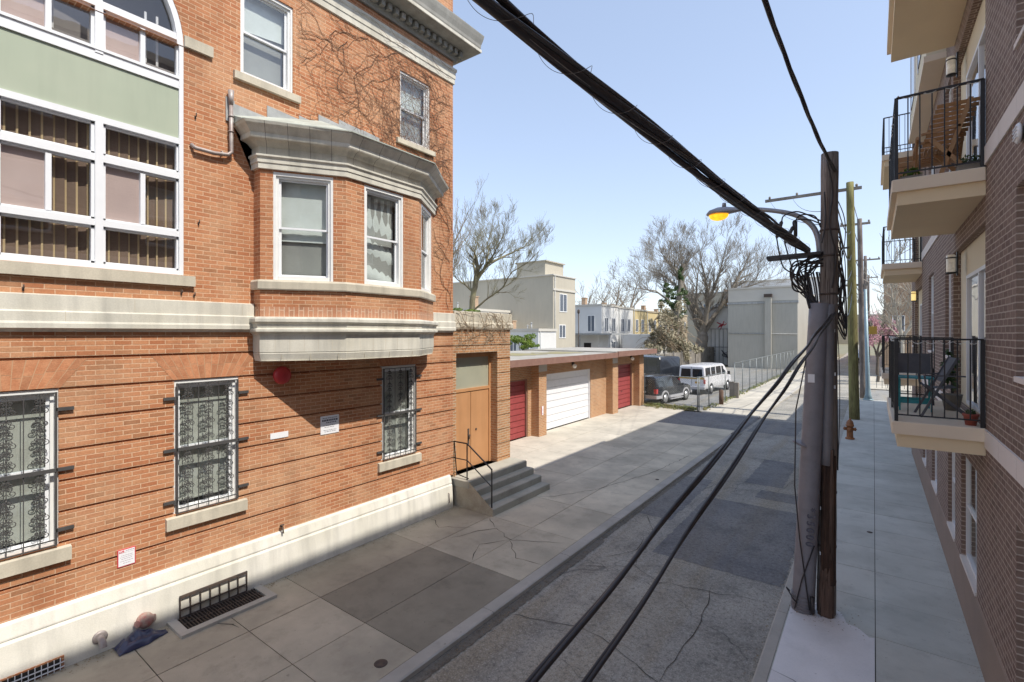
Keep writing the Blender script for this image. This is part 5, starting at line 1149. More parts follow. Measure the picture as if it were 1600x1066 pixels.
b = MB(); b.tube([(-25.6, 46.5, 0), (-25.6, 46.5, 6.6)], .05, 8); b.lathe([(.05, 0), (.14, .1), (.14, .4), (.05, .5)], (-25.6, 46.5, 6.5), 10); b.build('flue', M['rust'], s)
block('white_row_house', 'low white rendered building directly below the stucco building', -31.2, -25.5, 38.5, 41.7, 4.6, 'whouse', [('y', -27.4, 0, 2.2, .9, 1.7), ('y', -28.9, 0, 2.2, .9, 1.7)], cop='stucw')
block('pale_outbuilding', 'pale low building with flat roof behind the bare forked tree', -41, -31.3, 36, 41.6, 6.6, 'whouse', [('y', -33.0, 0, 4.2, .9, 1.4), ('y', -35.0, 0, 4.2, .9, 1.4)], cop='stucw')
rh = [('whouse', 7.4, 'white'), ('whouse', 7.3, 'cream white'), ('yhouse', 7.2, 'yellow'), ('yhouse', 7.1, 'deep yellow'), ('thouse', 7.0, 'tan'), ('thouse', 7.1, 'olive tan'), ('thouse', 7.0, 'dull tan')]
for k, (m, h, c_) in enumerate(rh):
    y0 = 58 + k * 5.2
    block('row_house', ['white row house at the near end of the far terrace', 'second white row house of the far terrace, next to the yellow one', 'pale yellow row house in the far terrace', 'second yellow row house of the far terrace', 'tan row house just past the yellow ones', 'tan row house half hidden behind bare twigs', 'last tan row house before the dry thicket'][k], -38, -28.5, y0, y0 + 5.1, h + .6, m, [('x', y0 + .8, 0, 4.6, 1.1, 1.9), ('x', y0 + 3.0, 0, 4.6, 1.1, 1.9), ('x', y0 + 3.0, 0, 1.4, 1.1, 1.9)] + ([('y', -30.6, 0, 4.6, 1.1, 2.2), ('y', -34, 0, 4.6, 1.1, 2.2)] if k == 0 else []), cop='stucw' if k < 3 else 'thouse', group='row houses of the far terrace')
pc = thing('porch_extension', 'low pale rear extension with dark porch in front of the far terrace', 'outbuilding', (-27, 54, 0)); b = MB(); b.box(-33, -27.5, 55, 58, 0, 4.2); b.build('wall', M['whouse'], pc)
b = MB(); b.bbox(-27.4, -22.5, 62, 66, 0, 4.3, .03); sh = tag(b.build('white_shed', M['whouse']), 'small white flat roofed shed before the yellow row houses', 'shed')
b = MB(); b.box(-33.5, -25.0, 53.5, 58.2, 4.2, 4.4); b.build('roof', M['zinc'], pc); b = MB()
for x in (-33.2, -29.5, -25.4): b.box(x, x + .15, 53.6, 53.75, 0, 4.2)
b.build('post', M['zinc'], pc); b = MB(); b.box(-32, -31, 54.98, 55.0, .5, 3.2); b.box(-29.5, -28.5, 54.98, 55.0, .5, 3.2); b.build('opening', M['dark'], pc)
# grey stucco building with side wall
s = thing('grey_stucco_building', 'large blank grey stucco building at the back of the parking lot', 'building', (-11, 68, 0)); b = MB(); b.box(-15.3, -7.4, 68, 90, -.1, 8.2); b.box(-15.3, -7.4, 68.35, 90, 8.2, 10.1); b.build('wall', M['greyst'], s)
b = MB(); b.box(-15.4, -7.3, 67.9, 68.5, 8.15, 8.4); b.build('ledge', M['zinc'], s); b = MB(); b.box(-15.35, -7.35, 68.3, 68.36, 8.5, 10.15); b.box(-15.4, -7.3, 68.2, 90.1, 10.1, 10.3); b.build('parapet', M['stucw'], s)
b = MB(); b.box(-10.9, -10.2, 67.5, 68.0, 0, 8.9); b.build('chimney_breast', M['greyst'], s); b = MB(); b.tube([(-15.2, 67.9, 4.4), (-7.4, 67.9, 4.3)], .05, 6); b.build('pipe', M['zinc'], s)
b = MB(); b.box(-11.0, -10.1, 67.4, 68, 8.9, 9.3); b.build('chimney_cap', M['rust'], s)
s = block('white_garage_block', 'white painted low building with iron bars left of the grey wall', -20.5, -15.5, 74, 80, 8.0, 'whouse', cop='zinc'); b = MB()
for k in range(9): b.box(-20 + k * .55, -19.96 + k * .55, 73.7, 73.75, 0, 5)
for z in (2.4, 5): b.box(-20.3, -15.5, 73.7, 73.76, z, z + .06)
b.build('iron_bars', M['iron'], s)
b = MB(); rnd = random.Random(12)
for (cx, cz, mt, seedx) in ((-18.6, 1.6, 0, 1), (-16.9, 1.4, 0, 2), (-17.5, 5.5, 1, 3)):
    b.m = mt; P = [(cx + rnd.uniform(-.7, .7), 73.98, cz + rnd.uniform(-.6, .7)) for _ in range(11)]; b.tube(P, .06, 4)
b.build('graffiti', [M['ink'], M['signr']], s)
block('distant_pale_block', 'pale multi level building on the skyline behind the grey wall', -23, -8, 104, 120, 14.4, 'whouse', [('y', -12 - 2 * k, 0, 11.6, 1.0, 1.2) for k in range(5)], cop='stucw')
block('distant_grey_block', 'grey flat roofed block on the skyline behind the sycamore crown', -34, -23, 110, 124, 13.0, 'stucb', [('y', -25 - 2.4 * k, 0, 9.6, 1.0, 1.2) for k in range(4)], cop='zinc')
for k in range(7):
    y0 = 90.2 + k * 5.6
    block('brick_row_house', ['red brick row house just beyond the grey stucco building', 'second red row house beyond the grey building', 'third house of the far street row, pale front', 'fourth house of the far street row, red', 'fifth house of the far street row, tan', 'sixth house of the far street row, red', 'last house visible on the left of the far street'][k], -14, -7.3, y0, y0 + 5.5, 9.2 + .5 * (k % 2), ['brick_r', 'brick_r', 'whouse', 'brick_r', 'thouse', 'brick_r', 'brick_r'][k], [('x', y0 + a, 0, z, 1.1, 1.9) for a in (.7, 3.2) for z in (1.2, 4.4, 7)], cop='whouse', group='row houses down the far left side of the street')
for k in range(10):
    y0 = 62 + k * 6.2; xx = 3.3
    t = block('tan_brick_house', ['tan brick building at the corner beyond the side street', 'second building past the corner on the right side', 'third building past the corner on the right side', 'fourth building on the far right side', 'fifth building on the far right side', 'sixth building on the far right side', 'seventh building on the far right side', 'eighth building on the far right side', 'ninth building on the far right side', 'last building on the far right side'][k], .9 if k == 0 else 1.6, 12, y0, y0 + 6.1, 9.9 - .3 * k, ['brick_t', 'brick_r', 'thouse', 'brick_r', 'brick_t'][k % 5], [('y', 1.5 + 2 * q, 0, z, 1, 1.6) for q in range(3) for z in (1.5, 4.6)] if k == 0 else (), cop='stucw', group='buildings down the far right side of the street')
block('distant_block', 'hazy building closing the view at the end of the street', -30, 20, 250, 262, 12, 'thouse', cop='zinc')
b = MB(); rnd = random.Random(2)
for k in range(120):
    a = rnd.uniform(-.95, .35); d_ = rnd.uniform(150, 260); x_, y_ = d_ * math.sin(a), d_ * math.cos(a)
    if -16 < x_ < 8: continue
    clumps(b, (x_, y_, rnd.uniform(4, 8.5)), (6, 6, 4.5), 7, 26, .55, k)
tag(b.build('far_wood', M['brush']), 'brown haze of distant leafless trees along the horizon', 'trees', kind='stuff')
t = tree_from('blossom_tree', 'pink blossoming tree at the corner beyond the side street', [([(0.3, 55, 0), (.3, 55, 2.2)], .14, .11), ([(.3, 55, 2.2), (-.2, 55.3, 4), (-.5, 55.5, 5.6)], .08, .03), ([(.3, 55, 2.2), (1.0, 55, 4), (1.6, 55.3, 5.6)], .08, .03)], M['barkd'], 41, lv=2, twig=1.4, minr=.02)
b = MB(); clumps(b, (.4, 55, 4.7), (1.5, 1.5, 2.0), 26, 60, .09, 3); b.build('blossom', M['blossom'], t)
tree_from('pale_bare_tree', 'pale leafless street tree against the tan brick building', [([(1.9, 52, 0), (1.9, 52, 3.6)], .2, .15), ([(1.9, 52, 3.6), (1.5, 52.2, 6), (1.2, 52.3, 8.4)], .12, .04), ([(1.9, 52, 3.6), (2.6, 52, 5.6), (3.4, 52.2, 7.6)], .12, .04)], surf('pale_bark', (.5, .46, .38), (.38, .34, .28), 3, .9), 43, lv=3, twig=1.7, minr=.02)
b = MB(); rnd = random.Random(9)
for i in range(12): b.box(-.9 + i * .0, -.86, 50, 50.04, 0, .01)
b = MB()
for k in range(14): b.tube([(.2 + k * .35, 49.2, 0), (.2 + k * .35, 49.2, 1.0)], .02, 5)
for z in (.5, 1.0): b.tube([(.2, 49.2, z), (4.8, 49.2, z)], .02, 5)
tag(b.build('pipe_railing', M['galv']), 'low pipe railing at the corner of the side street', 'railing')
car = [(-2.2, .8, .4, .85, .68, 1.2), (-1.9, .86, .35, .9, .66, 1.3), (-1.2, .88, .33, .9, .64, 1.42), (.1, .88, .33, .9, .64, 1.40), (.9, .88, .33, .9, .78, .98), (1.9, .86, .35, .84, .72, .9), (2.2, .78, .42, .74, .64, .8)]
for k, (y, mt, l) in enumerate(((92, 'carblk', 'small dark car parked far down the street on the right'), (99, 'carw', 'small white car parked behind the far dark car'), (108, 'carsil', 'small silver car, most distant in the far street'))):
    vehicle('parked_car', l, 'car', car, 4.4, (-2.2, y, ZS), PI, M[mt], [(s * .8, q) for s in (-1, 1) for q in (-1.3, 1.35)], .31, [[(-1.5, .15), (-.4, .1), (-.4, .9), (-1.2, .9)], [(-.3, .1), (.6, .15), (.1, .9), (-.3, .9)]], [])['group'] = 'cars parked down the far street'
# ================================================================ brown brick apartment building, right
B = thing('brown_brick_apartment_building', 'brown brick apartment building with beige balconies along the right sidewalk', 'building', (XR, 8, 0))
F = Fr((XR, 23.3), (XR, -9)); T = lambda y: 23.3 - y
FZ = [3.2, 6.5, 9.8]
bays = [(8.55, 11.65), (18.6, 21.7), (-2.4, .7)]
wy = [(5.5, 6.88), (11.95, 12.86), (15.2, 16.5), (2.0, 3.3), (22.2, 22.9)]
gy = [(5.4, 6.88), (9.2, 10.67), (11.4, 12.4), (14.4, 15.6), (17.2, 18.3), (20, 21.2)]
holes = []
for fz in FZ:
    holes += [(T(b_), T(a), fz, fz + 2.62) for a, b_ in bays]; holes += [(T(b_), T(a), fz + .72, fz + 2.66) for a, b_ in wy]
holes += [(T(b_), T(a), .76, 2.5) for a, b_ in gy]
mb = MB(); mb.wall(F, .74, 13.4, holes, .10); mb.face([(XR, 23.3, 0), (XR + 8, 23.3, 0), (XR + 8, 23.3, 13.4), (XR, 23.3, 13.4)][::-1])
mb.build('wall', M['brick_b'], B)
b = MB(); b.sweep([F.p(0, 0, 0).xy, F.p(F.L, 0, 0).xy], [(-.1, .0), (.012, .0), (.012, .72), (-.0, .745), (-.1, .75)]); b.build('base_course', M['plinthb'], B)
b = MB(); b.box(XR + .02, XR + 12, -9, 23.3, 13.3, 13.42); b.box(XR - .03, XR + .2, -9, 23.33, 13.2, 13.43); b.build('roof', M['beige'], B)
for z in (2.96, 6.52): 
    for a, c_ in ((-9, -2.45), (.75, 8.48), (11.56, 18.53), (21.62, 23.3)):
        n = int((c_ - a) / .9) + 1
        for k in range(n): y0 = a + (c_ - a) * k / n; y1 = a + (c_ - a) * (k + 1) / n - .006; b = MB(); b.box(XR - .02, XR + .02, y0, y1, z, z + .23); b.build('band_stone', M['bandst'], B)
it = MB(); it.face([(XR + .8, -9, 0), (XR + .8, 23, 0), (XR + .8, 23, 13), (XR + .8, -9, 13)])
for z in (2.9, 6.2, 9.5): it.box(XR + .12, XR + .8, -9, 23, z, z + .25)
it.build('interior', M['room'], B)
def rwin(y0, y1, z0, z1, name='window', white=True, par=B):
    f = MB(); a, c_ = T(y1), T(y0); n0, n1 = -.10, -.055; w_ = .05
    f.fbox(F, a, a + w_, n0, n1, z0, z1); f.fbox(F, c_ - w_, c_, n0, n1, z0, z1); f.fbox(F, a + w_, c_ - w_, n0, n1, z0, z0 + w_); f.fbox(F, a + w_, c_ - w_, n0, n1, z1 - w_, z1); m = (z0 + z1) / 2; f.fbox(F, a + w_, c_ - w_, n0 + .01, n1 - .005, m - .025, m + .025)
    o = f.build(name, M['vinyl'], par); g = MB(); g.face([F.p(a + w_, -.085, z0 + w_), F.p(c_ - w_, -.085, z0 + w_), F.p(c_ - w_, -.085, z1 - w_), F.p(a + w_, -.085, z1 - w_)]); g.build('pane', M['glass'], o)
    k = MB(); k.face([F.p(a, -.16, z0 + (z1 - z0) * .45), F.p(c_, -.16, z0 + (z1 - z0) * .45), F.p(c_, -.16, z1), F.p(a, -.16, z1)]); k.build('shade', M['shade'], o)
    s_ = MB(); s_.fbox(F, a, c_, -.09, .02, z0 - .05, z0 + .002); s_.build('sill', M['bandst'], o); return o
for fz in FZ:
    for a, c_ in wy: rwin(a, c_, fz + .77, fz + 2.65)
for a, c_ in gy: rwin(a, c_, .82, 2.49)
# balconies
def balcony(y0, y1, fz):
    x0, x1 = .22, XR
    s_ = MB(); s_.bbox(x0 - .02, x1 - .002, y0 - .03, y1 + .03, fz - .17, fz, .01); s_.m = 0
    o = s_.build('balcony', M['beige'], B)
    s_ = MB(); s_.box(x0 + .04, x1 - .002, y0 + .02, y1 - .02, fz - .35, fz - .168); s_.build('balcony_soffit', M['beige2'], o)
    r_ = MB(); h = 1.12
    for (a, c_) in (((x0 + .03, y0 + .02), (x1 - .02, y0 + .02)), ((x0 + .03, y0 + .02), (x0 + .03, y1 - .02)), ((x0 + .03, y1 - .02), (x1 - .02, y1 - .02))):
        a, c_ = Vector((*a, 0)), Vector((*c_, 0)); L = (c_ - a).length; n = max(2, round(L / .132))
        r_.beam(a + Vector((0, 0, fz + h)), c_ + Vector((0, 0, fz + h)), .042, .022); r_.beam(a + Vector((0, 0, fz + .09)), c_ + Vector((0, 0, fz + .09)), .02, .018)
        for i in range(1, n):
            q = a.lerp(c_, i / n); r_.beam(q + Vector((0, 0, fz + .09)), q + Vector((0, 0, fz + h)), .014, .014, (0, 1, 0))
    for (x, y) in ((x0 + .03, y0 + .02), (x1 - .03, y0 + .02), (x0 + .03, y1 - .02), (x1 - .03, y1 - .02), (x0 + .03, (y0 + y1) / 2)): r_.beam((x, y, fz), (x, y, fz + h), .042, .042, (0, 1, 0))
    r_.build('railing', M['black'], o)
    # recessed wall with sliding door
    p_ = MB(); a, c_ = T(y1 + .12), T(y0 + .08); d0, d1 = T(y0 + 2.45), T(y0 + .12); zt = fz + 2.15
    p_.wall(F, fz, fz + 2.62, [(d0, d1, fz + .04, zt)], .05, t0=a, t1=c_, n=-.10); p_.build('door_surround', M['beigew'], B)
    f = MB(); n0, n1 = -.16, -.09; m = (d0 + d1) / 2; w_ = .055
    for t_ in (d0, m - w_ / 2, d1 - w_): f.fbox(F, t_, t_ + w_, n0, n1, fz + .04, zt)
    for z in (fz + .04, zt - w_): f.fbox(F, d0, d1, n0, n1 + .002, z, z + w_)
    dd = f.build('sliding_door', M['vinyl'], B); g = MB(); g.face([F.p(d0, -.12, fz + .05), F.p(d1, -.12, fz + .05), F.p(d1, -.12, zt), F.p(d0, -.12, zt)]); g.build('pane', M['glass_d'], dd)
    k = MB(); vs = []; fs = []
    for i in range(21): t_ = d0 + (m - d0) * i / 20; n_ = -.22 + .025 * math.sin(i * 1.7); vs += [F.p(t_, n_, fz + .05), F.p(t_, n_, zt)]
    for i in range(20): fs.append((2 * i, 2 * i + 2, 2 * i + 3, 2 * i + 1))
    k.shared(vs, fs); k.build('curtain', M['sheer'], dd); return o
for fz in FZ:
    for y0 in (8.49, 18.55): balcony(y0, y0 + 3.03, fz)
# beige fourth floor bay
b = MB(); b.box(.84, XR + .05, 12.7, 17.8, 9.9, 13.15); ob = b.build('upper_bay', M['beigew'], B)
b = MB(); b.box(.76, XR, 12.6, 17.9, 12.9, 13.19); b.build('bay_trim', M['beige'], ob); b = MB(); b.box(.80, XR, 12.65, 17.85, 9.78, 9.9); b.build('bay_trim', M['beige'], ob)
b = MB(); b.box(.82, .838, 13.2, 14.6, 10.5, 12.5); b.box(.82, .838, 15.8, 17.2, 10.5, 12.5); b.build('bay_glazing', M['cargl'], ob)
b = MB(); b.box(.81, .839, 13.1, 13.2, 10.4, 12.6); b.box(.81, .839, 14.6, 14.7, 10.4, 12.6); b.box(.81, .839, 15.7, 15.8, 10.4, 12.6); b.box(.81, .839, 17.2, 17.3, 10.4, 12.6); b.build('bay_frame', M['vinyl'], ob)
p = onX(1594, 208, XR - .022); b = MB(); b.lathe([(.09, 0), (.10, .012), (.085, .03), (.0, .035)], p, 18, (-1, 0, 0)); 
for k in (-.05, -.017, .017, .05): b.beam(p + Vector((-.036, -.07, k)), p + Vector((-.036, .07, k)), .012, .01)
tag(b.build('wall_vent', M['vinyl']), 'round white louvred vent on the upper stone band', 'vent')
# setback wings behind, their tops shade the far street
s = block('rear_wing', 'brown brick rear wing set back behind the balconied front', 2.7, 12, 23.3, 28.1, 15.2, 'brick_b', cop='beige')
s = block('low_brick_wing', 'lower brick house set back beyond the balconied building', 2.7, 12, 28.2, 39.3, 8.2, 'brick_b', cop='beige')
# lamps
for i, (u, v, l, mt) in enumerate(((1497, 101, 'cylinder wall lamp above the upper balcony', 'lampw'), (1497, 412, 'cylinder wall lamp above the nearest lower balcony', 'lampw'), (1433, 463, 'lit yellow wall lamp by the far lower balcony', 'lampy'))):
    p = onX(u, v, XR); p.y += .0; t = thing('wall_lamp', l, 'lamp', p); b = MB(); b.box(XR - .02, XR, p.y - .05, p.y + .05, p.z - .2, p.z + .2); b.tube([p + Vector((-.02, 0, -.14)), p + Vector((-.09, 0, -.14))], .012, 6); b.tube([p + Vector((-.02, 0, .10)), p + Vector((-.09, 0, .10))], .012, 6)
    b.lathe([(.03, -.17), (.066, -.16), (.066, -.14)], p + Vector((-.09, 0, 0)), 14); b.lathe([(.067, .09), (.067, .11)], p + Vector((-.09, 0, 0)), 14); b.build('bracket', M['black'], t)
    b = MB(); b.lathe([(.058, -.14), (.062, -.12), (.062, .14), (.05, .155), (.0, .157)], p + Vector((-.09, 0, 0)), 16); b.build('lamp_shade', M[mt], t)
# ---- balcony furniture (near lower balcony, floor 3.2)
f0 = 3.2
t = thing('side_table', 'small turquoise slatted metal table on the lower balcony', 'table', (.52, 10.0, f0)); b = MB()
for k in range(7): b.box(.30, .74, 9.72 + k * .075, 9.78 + k * .075, f0 + .50, f0 + .52)
b.box(.30, .33, 9.7, 10.25, f0 + .485, f0 + .50); b.box(.71, .74, 9.7, 10.25, f0 + .485, f0 + .50); b.build('table_top', M['teal'], t)
for (x, y) in ((.33, 9.75), (.71, 9.75), (.33, 10.2), (.71, 10.2)): b = MB(); b.beam((x, y, f0), (x, y, f0 + .49), .022, .022, (0, 1, 0)); b.build('leg', M['teal'], t)
b = MB(); [b.beam((.33, y, f0 + .14), (.71, y, f0 + .14), .018, .05) for y in (9.75, 10.2)]; b.build('stretcher', M['teal'], t)
def fold_chair(name, label, x, y, rot, m1, m2, sc_=1):
    t = thing(name, label, 'chair', (x, y, f0), None, rot); b = MB()
    for s_ in (-.24, .24): b.beam((s_, .28, 0), (s_, -.12, .86), .022, .03); b.beam((s_ * .92, -.30, 0), (s_ * .92, .22, .46), .022, .03); b.beam((s_, -.2, .60), (s_, .24, .60), .03, .02); b.beam((s_, .22, .44), (s_, .24, .6), .02, .02)
    b.beam((-.24, .2, .44), (.24, .2, .44), .02, .02); b.build('frame', M[m1], t, local=True)
    b = MB(); vs = []; fs = []
    for i in range(7): q = i / 6; y_ = .24 - .36 * q; vs += [(-.225, y_, .445 - .03 * math.sin(q * PI)), (.225, y_, .445 - .03 * math.sin(q * PI))]
    for i in range(6): fs.append((2 * i, 2 * i + 1, 2 * i + 3, 2 * i + 2))
    b.shared(vs, fs); b.build('seat', M[m2], t, local=True)
    b = MB(); b.obox((0, -.045, .68), (.225, 0, 0), (0, .006, .0), (0, -.075, .17)); b.build('backrest', M[m2], t, local=True); return t
fold_chair('sling_chair', 'dark grey sling chair behind the turquoise table on the lower balcony', .56, 10.95, PI, 'black', 'sling')
fold_chair('folding_chair', 'dark folding chair near the glass door on the lower balcony', .80, 9.35, math.radians(95), 'sling', 'sling')
t = thing('potted_plant', 'green leafy plant in a round pot by the lower balcony door', 'plant', (.98, 10.2, f0)); b = MB(); b.lathe([(.09, 0), (.13, .24), (.14, .25), (.12, .25), (.11, .22)], (.98, 10.2, f0), 16); b.build('pot', M['fencewood'], t); b = MB(); clumps(b, (.98, 10.2, f0 + .62), (.18, .18, .36), 12, 26, .035, 4); b.build('foliage', M['ivy'], t)
t = thing('red_flowerpot', 'small dark red flowerpot at the near corner of the lower balcony', 'flowerpot', (1.02, 8.68, f0)); b = MB(); b.lathe([(.055, 0), (.075, .12), (.085, .125), (.085, .15), (.07, .15), (.06, .12)], (1.02, 8.68, f0), 16); b.build('pot', M['terra'], t); b = MB(); leafball(b, (1.02, 8.68, f0 + .17), (.06, .06, .04), 40, .02, 3); b.build('foliage', M['ivy'], t)
b = MB(); rnd = random.Random(3); P = [(.25 + .03 * math.sin(k * 2), 8.5 + k * .06, f0 + 1.13 + .02 * math.sin(k * 3)) for k in range(50)]; b.tube(P, .004, 4)
for p_ in P[::3]: b.sphere(Vector(p_) + Vector((0, 0, -.02)), .012, 6)
P = [(.27 + k * .035, 8.51 - .02 * math.sin(k * 1.3), f0 + 1.10 - .04 * abs(math.sin(k * .8))) for k in range(25)]; b.tube(P, .004, 4)
for p_ in P[::3]: b.sphere(Vector(p_), .011, 6)
P = [(1.11, 8.6 + .02 * math.sin(k), f0 + 1.1 - k * .06) for k in range(12)]; b.tube(P, .003, 4); [b.sphere(Vector(q), .012, 6) for q in P[::2]]
tag(b.build('string_lights', M['shade']), 'string of tiny white lights round the lower balcony rail', 'lights')
f1 = 6.5; b = MB(); P = [(.25 + .02 * math.sin(k * 2), 8.5 + k * .06, f1 + 1.1 + .04 * math.sin(k * 1.2)) for k in range(50)]; b.tube(P, .004, 4); P2_ = [(.27 + k * .035, 8.5, f1 + 1.14 - .05 * abs(math.sin(k * .5))) for k in range(25)]; b.tube(P2_, .004, 4); [b.sphere(Vector(q), .012, 6) for q in P[::3] + P2_[::4]]
tag(b.build('string_lights', M['shade']), 'string of tiny lights draped over the upper balcony rail', 'lights')
# upper balcony: wooden steamer chair, crate, planters
t = thing('wooden_lounge_chair', 'folding teak lounge chair with slatted back on the upper balcony', 'chair', (.75, 9.2, f1)); b = MB()
for x in (.50, .98):
    b.beam((x, 9.75, f1 + .02), (x, 9.05, f1 + .62), .03, .045); b.beam((x, 9.0, f1 + .02), (x, 9.6, f1 + .42), .03, .045); b.tube([(x, 9.7, f1 + .58), (x, 9.4, f1 + .66), (x, 9.1, f1 + .62), (x, 8.95, f1 + .66)], .024, 8); b.beam((x, 9.68, f1 + .38), (x, 9.7, f1 + .58), .03, .03)
b.build('frame', M['woodt'], t); b = MB()
for k in range(9): q = k / 8; b.obox((.74, 9.62 - .5 * q, f1 + .42 - .04 * math.sin(q * PI)), (.22, 0, 0), (0, .022, 0), (0, 0, .008))
b.build('seat', M['woodt'], t); b = MB()
for k in range(11): q = k / 10; b.obox((.74 + .18 * q, 9.08 - .22 * q, f1 + .45 + .56 * q), (.22, 0, 0), (0, .008, .0), (0, -.01, .021))
b.build('backrest', M['woodt'], t)
t = thing('side_chair', 'second slatted teak chair leaning by the upper balcony wall', 'chair', (.6, 9.0, f1)); b = MB()
for s_ in (-1, 1): b.beam((.72 + .0 * s_, 8.85 + .2 * s_, f1 + .02), (1.02, 8.85 + .2 * s_, f1 + .98), .03, .05); b.beam((1.0, 8.85 + .2 * s_, f1 + .02), (.62, 8.85 + .2 * s_, f1 + .52), .03, .05); b.beam((.52, 8.85 + .2 * s_, f1 + .60), (.92, 8.85 + .2 * s_, f1 + .64), .03, .03)
b.build('frame', M['woodt'], t); b = MB()
for k in range(8): q = k / 7; b.box(.56 + .045 * k, .59 + .045 * k, 8.66, 9.04, f1 + .40, f1 + .42)
b.build('seat', M['woodt'], t); b = MB()
for k in range(7): q = k / 6; b.obox((.87 + .13 * q, 8.85, f1 + .5 + .44 * q), (.008, 0, 0), (0, .19, 0), (.01, 0, .022))
b.build('backrest', M['woodt'], t)
b = MB()
for k in range(4): b.box(.27, .58, 9.9, 9.92, f1 + .38 + k * .08, f1 + .45 + k * .08); b.box(.27, .58, 10.3, 10.32, f1 + .38 + k * .08, f1 + .45 + k * .08); b.box(.27, .285, 9.92, 10.3, f1 + .38 + k * .08, f1 + .45 + k * .08)
for x in (.28, .56):
    for y in (9.93, 10.28): b.box(x, x + .02, y, y + .02, f1, f1 + .7)
b.box(.28, .57, 9.93, 10.29, f1 + .36, f1 + .38); tag(b.build('wooden_planter_box', M['woodt']), 'tan wooden box on legs at the outer side of the upper balcony', 'planter')
for i, (x, y, c_, l) in enumerate(((.42, 8.85, 'bushy', 'low yellow green plant tray behind the upper balcony rail'), (1.0, 8.66, 'ivy', 'small green plant at the wall end of the upper balcony'))):
    t = thing('planter', l, 'planter', (x, y, f1)); b = MB(); b.bbox(x - .12, x + .12, y - .1, y + .1, f1, f1 + .1, .01); b.build('tray', M['fencewood'], t); b = MB(); leafball(b, (x, y, f1 + .15), (.13, .1, .08), 160, .025, i); b.build('foliage', M[c_], t)
# ================================================================ main utility pole
PB = Vector((-.600, 9.12, 0)); PT = Vector((-.552, 9.10, 7.22)); at_z = lambda z: PB.lerp(PT, z / 7.22)
U = thing('utility_pole', 'tall weathered wooden utility pole with grey cable guards near the kerb', 'utility pole', PB)
b = MB(); P = [PB + (PT - PB) * i / 24 for i in range(25)]; b.tube(P, [.130 - .012 * i / 24 + .003 * math.sin(i * 1.7) for i in range(25)], 22); b.build('pole', M['polewood'], U)
q = PB + Vector((.0, -.10, 0)); b = MB(); rs = random.Random(4)
vs = []; fs = []; NK = 18; HS = (0, .2, .4, .6, .78)
for hi, h_ in enumerate(HS):
    for k_ in range(NK): a_ = 2 * PI * k_ / NK; r_ = .115 - .008 * hi + rs.uniform(-.008, .008); vs.append(q + Vector((r_ * math.cos(a_) + .02 * h_, r_ * math.sin(a_) * .9, h_ + (rs.uniform(-.07, .07) if hi == 4 else 0))))
for hi in range(4):
    for k_ in range(NK): k2 = (k_ + 1) % NK; fs.append((hi * NK + k_, hi * NK + k2, (hi + 1) * NK + k2, (hi + 1) * NK + k_))
fs.append(tuple(4 * NK + k_ for k_ in range(NK))); b.shared(vs, fs); b.build('pole_stub', M['polewood2'], U)
b = MB(); b.tube([at_z(z_) + Vector((.02 + .004 * math.sin(z_ * 3), -.07, 0)) for z_ in (.5, 1, 1.5, 2.0, 2.35, 2.5)], [.104, .104, .102, .10, .10, .09], 16); b.build('pole_plank', M['poledark'], U)
b = MB(); b.tube([at_z(z_) + Vector((.06, -.13, 0)) for z_ in (.9, 1.4, 2.0, 2.6)], [.04, .042, .04, .036], 10); b.build('wood_moulding', M['polewood2'], U)
b = MB(); n = 18
def guardmesh(b, a, c_, w0, d0, w1, d1, half=True, n=14, ax=None):
    vs = []; fs = []
    for (c0_, w_, d_) in ((a, w0, d0), (c_, w1, d1)):
        for i in range(n + 1):
            th = PI * i / n; off = RT * (-w_ * math.cos(th)) + (-FW) * (d_ * math.sin(th) ** .6)
            vs.append(c0_ + off)
    for i in range(n): fs.append((i, i + 1, n + 2 + i, n + 1 + i))
    b.shared(vs, fs); b.face([vs[0], vs[n], vs[2 * n + 1], vs[n + 1]])
# the guards are boxed channels fixed to the street side of the pole
def channel(b, a, c_, r0, r1, n=16):
    b.tube([a.lerp(c_, i / 12) for i in range(13)], [r0 + (r1 - r0) * i / 12 for i in range(13)], n)
ga = Vector((-.905, 8.98, 0)); gb = Vector((-.685, 8.98, 4.87))
channel(b, ga, gb, .158, .134, 20); b.tube([ga + Vector((0, 0, 2.63)), ga + Vector((.008, 0, 2.66))], .150, 20)
gd = b.build('cable_guard', M['guard'], U)
b = MB(); ga2 = at_z(2.35) + Vector((-.0, -.11, 0)); gb2 = at_z(4.85) + Vector((.02, -.10, 0)); channel(b, ga2, gb2, .072, .072, 12); b.build('cable_guard', M['guard2'], U)
b = MB(); c1 = ga + Vector((-.03, -.155, 0)); b.tube([at_z(4.5) + Vector((-.2, -.12, 0)), Vector((-.985, 8.84, 3.2)), Vector((-1.0, 8.82, 2.0)), Vector((-.93, 8.79, 1.2)), Vector((-.80, 8.82, .1))], .010, 6); b.tube([Vector((-.74, 8.86, 1.1)), Vector((-.9, 8.79, .55)), Vector((-1.0, 8.82, .06))], .010, 6); b.tube([Vector((-.76, 8.85, .05)), Vector((-.765, 8.85, .3))], .03, 8); b.tube([Vector((-1.08, 8.9, .28)), Vector((-1.12, 8.85, .35)), Vector((-1.02, 8.83, .2)), Vector((-.97, 8.83, .15))], .01, 6); b.build('ground_cable', M['cable'], U)
b = MB()
for k in range(5): b.tube([ga + Vector((.0, 0, .03 + k * .055)), ga + Vector((0, 0, .05 + k * .055))], .164, 20)
b.build('guard_ring', M['guard2'], U)
for z in (1.05, .5, 1.9, 5.6, 5.0, 6.0): b = MB(); b.lathe([(.131, 0), (.133, .03)], at_z(z), 18); b.build('steel_band', M['rust'], U)
b = MB(); rr = random.Random(5)
